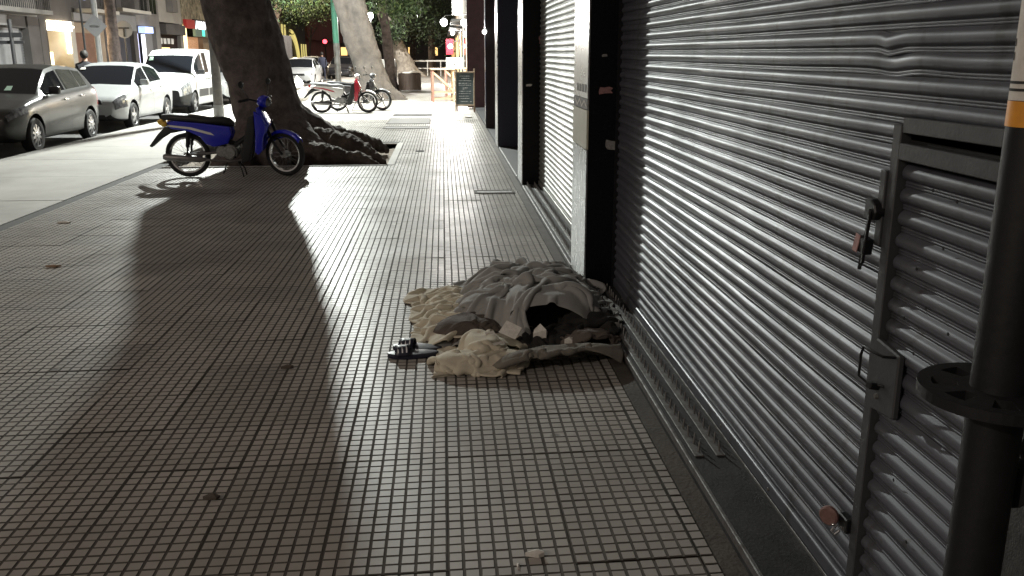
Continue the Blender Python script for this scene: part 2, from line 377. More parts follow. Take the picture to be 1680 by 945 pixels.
for n, (key, x, y) in enumerate(cand):
    if n < 300 and key[0] == 0:
        o = bpy.data.objects.new('tile', variants[n % 5]); C.objects.link(o); o.parent = pave
        o.location = (x, y + SK * x, random.uniform(-.0012, .0012))
        o.rotation_euler = (random.gauss(0, .0028), random.gauss(0, .0028), random.gauss(0, .0012))
        if (n * 7) % 4 == 0: o.location.x += .0
    else:
        st = len(rest.v); tile_mb(8, 8, .0009, random.uniform(-.0012, .0012), base=False, mb=rest)
        for q in range(st, len(rest.v)):
            v = rest.v[q]; rest.v[q] = (v[0] + x, v[1] + y + SK * x, v[2])
for k in range(-16, 49):       # the cut tiles along the shop fronts
    x, y = X_0 + .8, Y_0 + .4 * k
    st = len(rest.v); tile_mb(1, 8, .0009, 0, base=False, mb=rest)
    for q in range(st, len(rest.v)):
        v = rest.v[q]; rest.v[q] = (v[0] + x, v[1] + y + SK * x, v[2])
me = bpy.data.meshes.new('tile_field'); me.from_pydata(rest.v, [], rest.f); me.polygons.foreach_set('material_index', rest.mi); me.materials.append(M['tile']); me.materials.append(M['groove'])
o = bpy.data.objects.new('tile_field', me); C.objects.link(o); o.parent = pave; o['kind'] = 'stuff'
sheet('far_pavement', 'tile_far', -4.155, 0.85, 22, 110, -0.004, 0.3)
sheet('border_strip', 'border', 0.838, 0.91, -4, 110, -0.001, 0.1)
sheet('threshold', 'granite_slab', 0.91, 1.62, -4, 110, 0.05, 0.3)
# bright worn edge of the threshold slab
thr = bpy.data.objects['threshold']
for y0, y1 in ((-4, 2.2), (2.2, 5.66), (6.3, 10.4), (11.2, 14.85)):
    MB().box(0.906, 0.921, y0 + .01, y1 - .01, 0.02, 0.0535).build('edge_bar', 'worn_metal', thr, bevel=0.003)
pit = MB()
nx, ny = 46, 46
for j in range(ny + 1):
    for i in range(nx + 1):
        x = PX0 + (PX1 - PX0) * i / nx; y = PY0 + (PY1 - PY0) * j / ny
        e = min(i, nx - i, j, ny - j)
        pit.v.append((x, y, -0.10 + 0.05 * noise.fractal(Vector((x*3, y*3, 1)), .8, 2, 5) + 0.05 * noise.noise(Vector((x*9, y*9, 3))) * (e > 1)))
pit.f = [(j*(nx+1)+i, j*(nx+1)+i+1, (j+1)*(nx+1)+i+1, (j+1)*(nx+1)+i) for j in range(ny) for i in range(nx)]; pit.mi = [0] * len(pit.f)
tag(pit.build('tree_pit_soil', 'soil', smooth=True, sharp=180), kind='structure')
pf = tag(MB().box(PX1, PX1 + .11, PY0 - .02, PY1 + .1, -.2, .006).build('tree_pit_edging', 'concrete', bevel=.006), kind='structure')
MB().box(PX0, PX1 - .002, PY1, PY1 + .10, -.2, .005).build('edging_stone', 'concrete', pf, bevel=.006)
MB().box(PX0, PX1 - .002, PY0 - .05, PY0, -.2, .004).build('edging_stone', 'concrete', pf, bevel=.006)
# covers let into the pavement
def cover(label, x0, x1, y0, y1, m, rim='band'):
    t = thing('access_cover', label, 'cover', ((x0+x1)/2, (y0+y1)/2, 0))
    a, b = (x1-x0)/2, (y1-y0)/2
    for q in ((-a,a,-b,-b+.03),(-a,a,b-.03,b),(-a,-a+.03,-b+.031,b-.031),(a-.03,a,-b+.031,b-.031)):
        box('rim', rim, t, *q, 0.002, 0.009)
    box('plate', m, t, -a+.032, a-.032, -b+.032, b-.032, 0.0025, 0.0055)
cover('wide grey access cover with worn plate in the pavement past the tree pit', -1.32, -.32, 20.7, 22.4, 'cover_plate', 'groove')
cover('narrow grey access cover nearest the tree pit, in front of the wide one', -1.30, -.31, 19.35, 19.95, 'cover_plate', 'groove')
cover('thin grey access cover farthest down the pavement behind the wide one', -1.30, -.30, 23.4, 24.2, 'band', 'groove')
cover('tiny dark valve cover beside the tree pit corner', -.47, -.33, 14.68, 14.83, 'band')
cover('rectangular tile-lined cover near the second steel pillar', .34, .80, 10.12, 10.34, 'worn_metal', 'groove')
# litter on the pavement
def litter(name, label, x, y, pts, m, z=.0015, h=.012):
    mb = MB(); n = len(pts)
    top = [(p[0], p[1], h * (0.4 + random.random())) for p in pts]
    ctr = (sum(p[0] for p in pts)/n, sum(p[1] for p in pts)/n, h * 1.6)
    vs = top + [ctr] + [(p[0], p[1], 0) for p in pts] 
    fs = [(i, (i+1) % n, n) for i in range(n)] + [(n+1+i, n+1+(i+1) % n, (i+1) % n, i) for i in range(n)] + [tuple(range(n+1, 2*n+1))[::-1]]
    mb.add(vs, fs); o = mb.build(name, m); o.location = (x, y, z); return tag(o, label, 'litter')
litter('paper_scrap', 'crumpled translucent paper scrap on the nearest tiles', .262, 2.52, [(-.03,-.006),(.012,-.02),(.03,-.012),(.026,.012),(.004,.018)], 'white_paper')
litter('cigarette_butt', 'tiny white cigarette butt lying in a tile joint', .205, 2.455, [(-.004,-.014),(.004,-.014),(.005,.014),(-.004,.014)], 'white_paper', h=.006)
litter('dry_leaf', 'small dark dry leaf on the shaded tiles at lower left', -.86, 2.98, [(-.028,-.01),(.02,-.014),(.03,.004),(.0,.016)], 'brown_cloth')
litter('dry_leaf', 'brown dry leaf on the tiles inside the tree shadow', -.82, 4.35, [(-.03,-.008),(.02,-.01),(.034,.0),(.0,.014)], 'brown_cloth')
litter('dry_leaf', 'pale fallen leaf on the bright tiles near the dark band', -2.95, 6.75, [(-.05,-.012),(.03,-.02),(.06,.006),(.0,.02)], 'cardboard')
litter('paper_scrap', 'small white scrap beside the dark drain band', -3.60, 8.6, [(-.06,-.012),(.05,-.02),(.06,.01),(.0,.02)], 'white_paper')
litter('paper_scrap', 'bits of white rubbish on the pavement before the chalkboard', .62, 22.6, [(-.09,-.06),(.08,-.08),(.1,.05),(.0,.09)], 'white_paper', h=.03)

# ================================================================== RIGHT-HAND SHOP FRONTS
FX, SX = 0.91, 1.12            # pillar faces and shutter plane
near = thing('shop_building', 'near shop building with black granite pillars and roller shutters', 'building', (1.4, 5, 0.05))
def nb(name, m, x0, x1, y0, y1, z0, z1, **k):
    return MB().box(x0-1.4, x1-1.4, y0-5, y1-5, z0-.05, z1-.05).build(name, m, near, **k)
p0 = nb('granite_pillar', 'speckled_granite', 1.06, 1.6, -3, 1.535, .052, 3.1, bevel=.004)
nb('granite_pillar', 'black_granite', FX+.008, 1.6, 5.68, 6.285, .052, 3.1, bevel=.004)
nb('granite_pillar', 'black_granite', FX+.008, 1.6, 10.46, 11.02, .052, 3.1, bevel=.004)
st1 = nb('steel_cladding', 'steel', FX-.004, FX+.006, 5.676, 6.289, 1.275, 3.1)
nb('reflection_band', 'grey_paper', FX-.004, FX+.006, 5.676, 6.289, 1.205, 1.272)  # band standing in for a reflection in the polished steel
nb('cream_reflection', 'cream_reflection', FX-.006, FX+.006, 5.676, 6.289, .955, 1.20)  # pale panel standing in for a bright reflection on the steel
nb('steel_cladding', 'steel', FX-.004, FX+.006, 5.676, 6.289, .052, .95)
nb('steel_cladding', 'steel', FX-.004, FX+.006, 10.456, 11.024, .052, 3.1)
zz = bpy.data.objects['reflection_band']
mb = MB()
for k in range(5):
    y = 5.70 + k * .1 - 5; a, b = (1.22, 1.258) if k % 2 == 0 else (1.258, 1.22)
    d = .007
    mb.quad((FX-.0065-1.4, y, a-d-.05), (FX-.0065-1.4, y+.1, b-d-.05), (FX-.0065-1.4, y+.1, b+d-.05), (FX-.0065-1.4, y, a+d-.05))
mb.build('reflection_zigzag', 'white_paper', zz)  # zigzag drawn as part of the same reflection
for i in range(4): MB().box(FX-.006-1.4, FX-.0045-1.4, .73+i*.11, .80+i*.11, 1.31-.05, 1.36-.05).build('reflection_patch', 'grey_paper', st1)  # dark patches drawn for reflections in the steel
nb('lintel', 'wall_dark', FX+.02, 1.9, -3, 11.02, 3.1, 4.0)
nb('upper_wall', 'wall_dark', FX+.06, 9, -3, 11.02, 4.001, 11)
nb('back_wall', 'wall_dark', 1.62, 1.9, -3, 11.02, .052, 3.098)
nb('soffit', 'wall_dark', 1.0, 1.6, 1.54, 5.67, 3.06, 3.098)
# torn stickers on the dark pillar faces
def torn(label, name, x, y, z, w, h, m, seed):
    rr = random.Random(seed); n = 11; mb = MB()
    pts = []
    for i in range(n):
        t = 2 * math.pi * i / n; r = .5 * rr.uniform(.65, 1.05)
        pts.append((w * r * math.cos(t) / max(abs(math.cos(t)), abs(math.sin(t))), h * r * math.sin(t) / max(abs(math.cos(t)), abs(math.sin(t)))))
    mb.prism(pts, 'y', -.0012, 0.0005)
    o = mb.build(name, m); o.location = (x, y, z); return tag(o, label, 'sticker')
torn('torn pink sticker on the black pillar between the shutters', 'torn_sticker', 1.02, 5.6790, 1.325, .095, .05, 'pink_paper', 1)
torn('shredded white sticker remnant low on the black pillar', 'torn_sticker', 1.075, 5.6790, .985, .10, .07, 'grey_paper', 2)
torn('small pale sticker high on the black pillar edge', 'torn_sticker', 1.105, 5.6790, 1.72, .03, .07, 'grey_paper', 3)
torn('faint scratched sticker above the pink one on the black pillar', 'torn_sticker', 1.01, 5.6790, 1.54, .04, .02, 'grey_paper', 4)
torn('pink sticker on the farther black pillar', 'torn_sticker', 1.12, 10.459, 1.70, .05, .09, 'pink_paper', 5)
torn('small white sticker on the farther black pillar', 'torn_sticker', .985, 10.459, 1.20, .075, .03, 'white_paper', 6)

PROF = [(0,0),(.03,.0016),(.075,.0024),(.11,.0018),(.13,.0006),(.16,.0016),(.20,.0024),(.245,.0018),(.27,-.0002),(.30,.001),(.33,.0045),(.40,.0090),(.50,.0112),(.60,.0120),(.70,.0114),(.80,.0094),(.89,.0058),(.96,.0015),(1.0,0)]
PITCH = .0555
def slat_mb(y0, y1, segs=1, dent=None, amp=1.0):
    mb = MB(); n = len(PROF)
    for s in range(segs + 1):
        y = y0 + (y1 - y0) * s / segs
        for zf, o in PROF:
            z = zf * PITCH; ox = o * amp
            if dent:
                for (yc, wd, dz, dx) in dent:
                    g = math.exp(-((y - yc) / wd) ** 2); z += dz * g; ox += dx * g
            mb.v.append((-ox, y, z))
    for s in range(segs):
        for i in range(n - 1):
            mb.f.append((s*n+i, (s+1)*n+i, (s+1)*n+i+1, s*n+i+1)); mb.mi.append(0)
    # a thin back so that the slat is solid
    a = len(mb.v); mb.v += [(.006, y0, 0), (.006, y1, 0), (.006, y1, PITCH), (.006, y0, PITCH)]
    mb.f += [(a, a+3, a+2, a+1)]; mb.mi += [0]
    return mb
sh = thing('roller_shutter', 'near dark grey roller shutter with wicket door and dented slat', 'shutter', (SX, 3.6, 0.05))
S0, S1 = 1.595, 5.675
def put(me, name, parent, z, tilt=.0):
    o = bpy.data.objects.new(name, me); C.objects.link(o); o.parent = parent
    o.location = (random.uniform(-.0012, .0012), 0, z + random.uniform(-.0006, .0006)); o.rotation_euler = (random.uniform(-tilt, tilt), 0, 0); return o
DJ = 2.125                      # far side of the wicket jamb
lefts = [slat_mb(DJ - 3.6, S1 - 3.6, 70, [(random.uniform(-1.4, 2), random.uniform(.05, .5), random.uniform(-.0016, .0016), random.uniform(-.0035, .003)) for q in range(7)]).mesh('slat', 'shutter', smooth=True, sharp=50) for v in range(6)]
full_me = slat_mb(S0 - 3.6, S1 - 3.6, 70, [(random.uniform(-1.4, 2), random.uniform(.05, .5), random.uniform(-.0012, .0012), random.uniform(-.003, .003)) for q in range(7)]).mesh('slat', 'shutter', smooth=True, sharp=50)
d1 = [(2.20 - 3.6, .06, -.006, -.003), (2.45 - 3.6, .25, .003, 0), (2.05 - 3.6, .10, .004, .004)]
d2 = [(2.22 - 3.6, .04, -.009, .003), (2.10 - 3.6, .09, .001, .004)]
dent1 = slat_mb(S0 - 3.6, S1 - 3.6, 90, d1).mesh('slat', 'shutter', smooth=True, sharp=50)
dent2 = slat_mb(S0 - 3.6, S1 - 3.6, 90, d2).mesh('slat', 'shutter', smooth=True, sharp=50)
Z0 = .058
for k in range(54):
    z = Z0 + k * PITCH
    zw = z + .05
    if zw < 1.36: put(lefts[(k * 5) % 6], 'slat', sh, z, .0006)
    else: put(dent1 if k == 25 else dent2 if k == 26 else full_me, 'slat', sh, z, .0004)
MB().prism([(-.012, .0), (-.016, .012), (-.016, .050), (-.008, .057), (.006, .057), (.006, 0)], 'y', DJ - 3.6, S1 - 3.6).build('bottom_rail', 'shutter', sh, bevel=.003)
MB().box(-.020, -.0165, DJ - 3.6 + .02, S1 - 3.6 - .3, -.004, .010).build('rail_lip', 'worn_metal', sh, bevel=.0015)
for y in (2.75, 3.3, 3.8, 4.3): MB().lathe([(0.0001, -.003), (.006, -.003), (.0075, 0)], (-.0165, y - 3.6, .03), 'x', 10).build('rivet', 'worn_metal', sh)
MB().box(-.03, .02, S1 - 3.6 + .001, S1 - 3.6 + .004, 0, 3.0).build('guide_channel', 'black_metal', sh)
MB().box(-.055, .02, S0 - 3.6 - .055, S0 - 3.6 - .002, 0, 3.0).build('guide_channel', 'door_paint', sh, bevel=.003)
# wicket door
wd = MB().box(-.026, .004, 2.085 - 3.6, DJ - 3.6 - .001, .03, 1.335).build('wicket_door', 'door_paint', sh, bevel=.0025)
MB().box(-.028, .004, S0 - 3.6 + .001, 2.083 - 3.6, 1.252, 1.292).build('top_rail', 'door_paint', wd, bevel=.0025)
MB().box(-.028, .004, S0 - 3.6 + .001, 2.083 - 3.6, .03, .075).build('bottom_rail', 'door_paint', wd, bevel=.0025)
o = MB().box(-.024, .004, S0 - 3.6 + .001, 2.07 - 3.6, 1.300, 1.337).build('header_plate', 'door_paint', sh, bevel=.002); o.rotation_euler = (R(-0.6), 0, 0)
MB().box(-.004, .004, S0 - 3.6, 2.08 - 3.6, 1.2925, 1.2995).build('gap_shade', 'arch_black', sh)  # black strip standing in for the shade inside the gap
door_me = slat_mb(S0 - 3.6 + .002, 2.08 - 3.6, 1, amp=1.15).mesh('slat', 'shutter', smooth=True, sharp=50)
for k in range(21): put(door_me, 'slat', wd, .076 + k * PITCH * 1.0)
mb = MB().prism([(1.965-3.6, .625), (2.085-3.6, .61), (2.085-3.6, .80), (1.965-3.6, .79)], 'x', -.032, -.014)
lp = mb.build('lock_plate', 'door_paint', wd, bevel=.004)
MB().tube([(-.032, 2.0-3.62, .782), (-.062, 2.005-3.62, .784), (-.072, 2.03-3.62, .786), (-.072, 2.085-3.62, .786), (-.076, 2.088-3.62, .76), (-.076, 2.088-3.62, .705), (-.06, 2.075-3.62, .692), (-.032, 2.04-3.62, .692)], .0035, 8).build('pull_handle', 'black_metal', lp, smooth=True)
MB().rbox((-.05, 2.06-3.62, .688), (.03, .022, .018), (0, .2, .1)).build('latch', 'black_metal', lp, bevel=.003)
MB().lathe([(.0001, -.006), (.006, -.006), (.008, 0)], (-.032, 2.07-3.62, .655), 'x', 10).build('bolt', 'worn_metal', lp)
for k, (y, z) in enumerate([(1.83,1.24),(1.93,1.25),(1.86,1.13),(1.96,1.06),(1.90,.98),(1.80,.95),(1.99,.93),(1.93,.86),(1.82,1.31),(1.95,.52),(1.86,.40)]):
    MB().lathe([(.0001, -.0012), (.004, -.001), (.0045, 0)], (-.0165, y - 3.6, z - .05), 'x', 8).build('rivet_hole', 'arch_black', wd)
hs = MB().box(-.032, -.016, DJ - 3.6, DJ - 3.6 + .028, 1.03, 1.22).build('hasp_strip', 'door_paint', sh, bevel=.002)
# padlocks
pk = thing('padlock', 'long-shackle padlock with pink label hanging from the upper hasp', 'padlock', (SX - .045, 2.15, 1.04))
mb = MB().prism([(.03, .10), (.03, .155), (.0, .155), (-.02, .145), (-.03, .125), (-.02, .105)], 'x', -.006, .03); mb.build('hasp', 'black_metal', pk, bevel=.003)
MB().tube([(-.004, .022, -.015), (-.004, .012, .06), (-.004, .0, .118), (-.008, -.006, .128), (-.010, -.012, .118), (-.010, -.004, .06), (-.010, .004, -.01)], .0045, 8).build('shackle', 'black_metal', pk, smooth=True)
MB().rbox((-.004, .012, .035), (.026, .042, .042), (R(6), 0, 0)).build('lock_body', 'black_metal', pk, bevel=.003)
MB().rbox((-.018, .030, .038), (.003, .026, .046), (R(6), R(6), 0)).build('label_tag', 'pink_label', pk, bevel=.001)
MB().tube([(-.004, .026, -.005), (-.004, .028, -.032)], .005, 8).tube([(.004, .042, -.0), (.004, .044, -.022)], .0045, 8).build('shackle_end', 'black_metal', pk, smooth=True)
pk2 = thing('padlock', 'rose-coloured disc padlock low on the wicket door jamb', 'padlock', (SX - .035, 2.165, .285))
MB().box(-.006, .018, -.045, .004, -.015, .028).build('hasp', 'black_metal', pk2, bevel=.003)
MB().lathe([(.0001, -.010), (.023, -.010), (.028, -.005), (.028, .005), (.023, .010), (.0001, .010)], (-.014, .028, .012), 'x', 28).xf(Matrix.Rotation(R(38), 4, 'Z')).build('lock_disc', 'brass_rose', pk2, smooth=True)
MB().tube([(-.004, .014, -.018), (-.018, .010, -.034), (-.012, .004, -.042), (.0, .0, -.028)], .0045, 8).build('shackle', 'chrome', pk2, smooth=True)
MB().ball((-.024, .006, .018), .007, 6).ball((-.022, -.004, -.006), .006, 6).build('keyway_cap', 'chrome', pk2, smooth=True)
# spiked deterrent strips on the threshold
spike_me = MB().tube([(0,0,0), (0,0,.036), (.001,.001,.046)], [.0042, .0042, .0016], 6).mesh('spike', 'worn_metal', smooth=True)
def spikes(label, x, y0, y1, n, parts=True, z=.05):
    t = thing('spike_strip', label, 'spike strip', (x, (y0+y1)/2, z), 0, 'spike strips on the thresholds')
    a = (y1 - y0) / 2
    MB().box(-.018, .018, -a, a, .0005, .006).build('base_bar', 'worn_metal', t, bevel=.0015)
    if parts:
        for i in range(n):
            o = bpy.data.objects.new('spike', spike_me); C.objects.link(o); o.parent = t
            o.location = (.006 + random.uniform(-.002, .002), -a + (i + .5) * 2 * a / n, .005); o.rotation_euler = (random.uniform(-.1, .1), random.uniform(-.1, .1), 0)
spikes('outer spiked metal strip on the near threshold beside the bedding', .955, 3.08, 5.6, 34)
spikes('inner spiked metal strip on the near threshold along the shutter', 1.04, 3.08, 5.6, 34)
spikes('outer spiked metal strip before the farther shutter', .955, 6.3, 10.4, 52)
spikes('inner spiked metal strip before the farther shutter', 1.04, 6.3, 10.4, 52)
# second shutter
sh2 = thing('roller_shutter', 'farther pale roller shutter between the black pillars', 'shutter', (SX, 8.33, .05))
s2 = slat_mb(6.29 - 8.33, 10.455 - 8.33).mesh('slat', 'shutter_pale', smooth=True, sharp=50)
for k in range(54): put(s2, 'slat', sh2, .05 + k * PITCH)
MB().box(-.018, .004, 6.295 - 8.33, 10.45 - 8.33, 0, .049).build('bottom_rail', 'shutter_pale', sh2, bevel=.003)
# shop fronts further along
b2 = thing('shop_building', 'building with dark blue speckled granite pillar beyond the second black pillar', 'building', (1.4, 15, .05))
def sb(t, name, m, x0, x1, y0, y1, z0, z1, **k):
    l = t.location; return MB().box(x0-l.x, x1-l.x, y0-l.y, y1-l.y, z0-l.z, z1-l.z).build(name, m, t, **k)
sb(b2, 'granite_pillar', 'blue_granite', .90, 1.9, 14.9, 15.55, .052, 3.3, bevel=.004)
sb(b2, 'steel_cladding', 'steel', .885, .897, 14.896, 15.553, .052, 3.3)
sb(b2, 'entrance_wall', 'wall_dark', 1.62, 1.9, 11.021, 14.899, .052, 3.3)
dr = sb(b2, 'entrance_door', 'dark_door', 1.58, 1.619, 12.2, 13.3, .052, 2.2)
sb(b2, 'upper_wall', 'wall_dark', .95, 9, 11.03, 18.6, 3.301, 11)
sb(b2, 'shop_window', 'glass', 1.25, 1.29, 15.56, 18.6, .052, 3.3)
b3 = thing('shop_building', 'building with narrow dark maroon panel and steel edge', 'building', (1.4, 21, .05))
sb(b3, 'dark_panel', 'dark_maroon', .875, 1.9, 18.7, 19.25, .052, 3.4, bevel=.004)
sb(b3, 'steel_edge', 'chrome', .862, .873, 18.696, 18.78, .052, 3.4)
sb(b3, 'shop_window', 'glass', 1.2, 1.24, 19.26, 26.0, .052, 3.4)
for k in range(3): sb(b3, 'window_post', 'steel', 1.12, 1.19, 20.6 + k*1.8, 20.68 + k*1.8, .052, 3.4)
sb(b3, 'upper_wall', 'wall_dark', .95, 9, 18.61, 26.0, 3.401, 11)
b4 = thing('shop_building', 'building with wide maroon panel behind the chalkboard', 'building', (1.4, 30, .05))
sb(b4, 'maroon_panel', 'maroon_panel', .70, 1.9, 26.1, 26.8, .052, 3.6, bevel=.004)
sb(b4, 'steel_edge', 'chrome', .686, .698, 26.09, 26.2, .052, 3.6)
sb(b4, 'shop_window', 'glow_cream', 1.3, 1.34, 26.81, 33.8, .6, 2.9)
sb(b4, 'window_sill', 'wood', .95, 1.29, 26.81, 33.8, .052, .59)
for k in range(5): sb(b4, 'window_post', 'wood', .93, 1.02, 27.8 + k*1.35, 27.9 + k*1.35, .6, 3.2)
sb(b4, 'upper_wall', 'wall_pale', .8, 9, 26.01, 34, 3.601, 11)
for k, (y0, y1, m, h) in enumerate([(34.1, 43, 'wall_pale', 9), (43.1, 55, 'wall_grey', 11), (55.1, 70, 'wall_warm', 10), (70.1, 95, 'wall_grey', 12)]):
    t = thing('shop_building', ['pale building right behind the wooden tables', 'grey building down the right pavement', 'warm-toned building far down the right pavement', 'last grey building at the far end of the right pavement'][k], 'building', (1.4, y0, .05))
    sb(t, 'wall', m, .95, 9, y0, y1, .052, h)
    for j in range(int((y1-y0)//3)):
        wv = sb(t, 'window', 'glow_warm' if (j+k) % 2 == 0 else 'glass', .93, .949, y0+.6+j*3, y0+2.4+j*3, .5, 2.6)
        sb(t, 'awning', 'trim_black', .35, .948, y0+.5+j*3, y0+2.5+j*3, 2.72, 2.80)
# spot lamps, hanging light-box sign and other lights over the pavement
def spot(label, x, y, z, watts):
    t = thing('spot_lamp', label, 'lamp', (x, y, z), 0, None)
    MB().tube([(1.0 - x, 0, .18), (.03, 0, .12), (0, 0, .05)], .012, 6).build('arm', 'black_metal', t)
    MB().lathe([(.0001, .07), (.05, .06), (.09, -.03), (.085, -.03)], (0,0,0), 'z', 16).build('hood', 'black_metal', t, smooth=True)
    MB().ball((0, -.02, -.085), .115, 10).build('bulb', 'glow_white', t, smooth=True)
    lamp('spot_light', 'POINT', (0, -.02, -.23), watts, (1.0, .965, .92), .06, t)
spot('leftmost of the two glaring white spot lamps over the pavement', .06, 29.6, 2.60, SHOP_W)
spot('glaring white spot lamp next to the maroon panel', .72, 29.9, 2.60, SHOP_W)
t = thing('light_box_sign', 'white light-box sign hanging above the two spot lamps', 'sign', (.50, 30.1, 2.75))
box('sign_face', 'glow_sign', t, -.16, .16, -.05, .05, 0, .75, bevel=.01)
mb = MB()
for k in range(13):
    a0, a1 = math.pi * k / 13, math.pi * (k+1) / 13
    mb.quad(*[(r * math.cos(a), -.053, .22 + r * math.sin(a)) for r, a in ((.07, a0), (.07, a1), (.10, a1), (.10, a0))])
mb.build('arch_emblem', 'ink', t)
box('bracket', 'black_metal', t, .161, .42, -.02, .02, .6, .64)
t = thing('wall_lamp', 'small bright wall lamp beside the dark maroon panel', 'lamp', (.84, 18.4, 1.97))
MB().ball((0, 0, 0), .045, 8).build('bulb', 'glow_white', t, smooth=True)
MB().tube([(.0, 0, 0), (.05, .12, .06), (.05, .28, .06)], .012, 6).build('arm', 'steel', t)
t = thing('red_sign', 'red glowing sign over the far right pavement', 'sign', (.40, 52, 1.6))
box('panel', 'glow_redsign', t, -.2, .22, -.05, .05, -.1, .75); MB().ball((.05, -.2, .35), .13, 8).build('bulb', 'glow_bulb', t, smooth=True)
box('bracket', 'black_metal', t, .221, .56, -.02, .02, .6, .66)
spot('white spot lamp far down the right pavement past the tables', .55, 49, 2.7, SHOP_W)

# ================================================================== THE LAMPS OF THE STREET
def lamp_post(label, base, head, watts, col, seen=True):
    t = thing('street_lamp', label, 'street lamp', base)
    h = [head[i] - base[i] for i in range(3)]
    MB().tube([(0,0,-.13), (0,0,.8), (0,0,.82), (0,0,h[2]-.5), (h[0]*.3, h[1]*.3, h[2]+.1), (h[0]*.9, h[1]*.9, h[2]+.16)], [.09,.09,.06,.05,.035,.03], 12).build('post', 'pole_grey', t, smooth=True)
    MB().rbox((h[0], h[1], h[2]+.14), (.26, .26, .12)).build('lamp_head', 'pole_pale', t, bevel=.03)
    MB().ball((h[0], h[1], h[2]+.06), .09, 8, (1,1,.5)).build('lamp_glass', 'glow_white', t, smooth=True)
    lamp('lamp_light', 'SPOT', (h[0], h[1], h[2]-.08), watts, col, .13, t, spot=R(160), blend=.35)
lamp_post('tall street lamp behind the leaning tree, lighting the whole pavement', (-6.4, 26.6, 0), (-4.85, 26.0, 7.8), STREET_W, (.95, 1.0, .94))
lamp_post('unseen fill lamp added across the road behind the photographer', (-13.6, -7, 0), (-12.4, -7, 8.5), BACK_FILL_W, (1.0, .86, .72))
lamp_post('street lamp added across the road beyond the corner shop to brighten the far street', (-13.5, 74, 0), (-12.2, 74, 7.6), 4500, (1.0, .82, .58))  # added lamp, brightens the far end of the road
lamp_post('street lamp added on the pavement beyond the globe lamp to light the pale tree', (-5.0, 57.5, 0), (-4.2, 57, 6.6), 6000, (1.0, .95, .86))  # added lamp, lights the pale trunk and the pavement around it

# ================================================================== SCAFFOLD POST BESIDE THE CAMERA
sp = thing('scaffold_post', 'black scaffold post with rosette and orange tape at the right edge', 'scaffold post', (.496, .72, 0))
MB().tube([(0,0,.01), (0,0,2.6)], .0242, 32).build('tube', 'scaffold', sp, smooth=True)
MB().box(-.07, .07, -.07, .07, 0.0, .009).build('base_plate', 'scaffold', sp, bevel=.002)
rz = MB(); n = 48
def ro(t): return .068
for k in range(n):
    a0, a1 = 2*math.pi*k/n, 2*math.pi*(k+1)/n
    hole = (k % 6) in (1, 2, 3)
    rr = [.0243, .034, .056, .068]
    for i in range(3):
        if i == 1 and hole: continue
        p = [(rr[i]*math.cos(a0), rr[i]*math.sin(a0)), (rr[i+1]*math.cos(a0), rr[i+1]*math.sin(a0)), (rr[i+1]*math.cos(a1), rr[i+1]*math.sin(a1)), (rr[i]*math.cos(a1), rr[i]*math.sin(a1))]
        rz.prism(p, 'z', 1.248, 1.258)
rz.build('rosette', 'scaffold', sp)
MB().tube([(0,0,1.491),(0,0,1.512)], .0248, 32, False).build('orange_band', 'orange_tape', sp, smooth=True)
lb = MB().tube([(0,0,1.5125),(0,0,1.60)], .0247, 32, False).build('paper_label', 'white_paper', sp, smooth=True)
for k, z in enumerate((1.520, 1.526, 1.545, 1.556)):
    mb = MB()
    for q in range(5):
        if k > 1 and q % 2: continue
        a0 = R(150 + q * 22); a1 = R(168 + q * 22 + (4 if k < 2 else -6)); r = .0251
        for sgm in range(4):
            b0 = a0 + (a1-a0)*sgm/4; b1 = a0 + (a1-a0)*(sgm+1)/4
            mb.quad((r*math.cos(b0), r*math.sin(b0), z), (r*math.cos(b1), r*math.sin(b1), z), (r*math.cos(b1), r*math.sin(b1), z+.0022+.004*(k>1)), (r*math.cos(b0), r*math.sin(b0), z+.0022+.004*(k>1)))
    mb.build('print_line', 'ink', lb)
# ledger with wedge head clamped to the rosette
MB().tube([(.075, .02, 1.262), (.9, .26, 1.262)], .0242, 20).build('ledger', 'scaffold', sp, smooth=True)
MB().prism([(.030, 1.262), (.045, 1.225), (.085, 1.235), (.085, 1.29), (.045, 1.295), (.030, 1.266)], 'y', -.006, .042).build('wedge_head', 'scaffold', sp, bevel=.004)
MB().tube([(.062, .018, 1.30), (.052, .02, 1.20), (.050, .022, 1.185), (.070, .03, 1.150), (.10, .04, 1.135)], .0055, 8).build('wedge_hook', 'scaffold', sp, smooth=True)
MB().tube([(.022, .0, 1.16), (.04, .01, 1.16)], .022, 12).build('coupler', 'scaffold', sp, smooth=True)

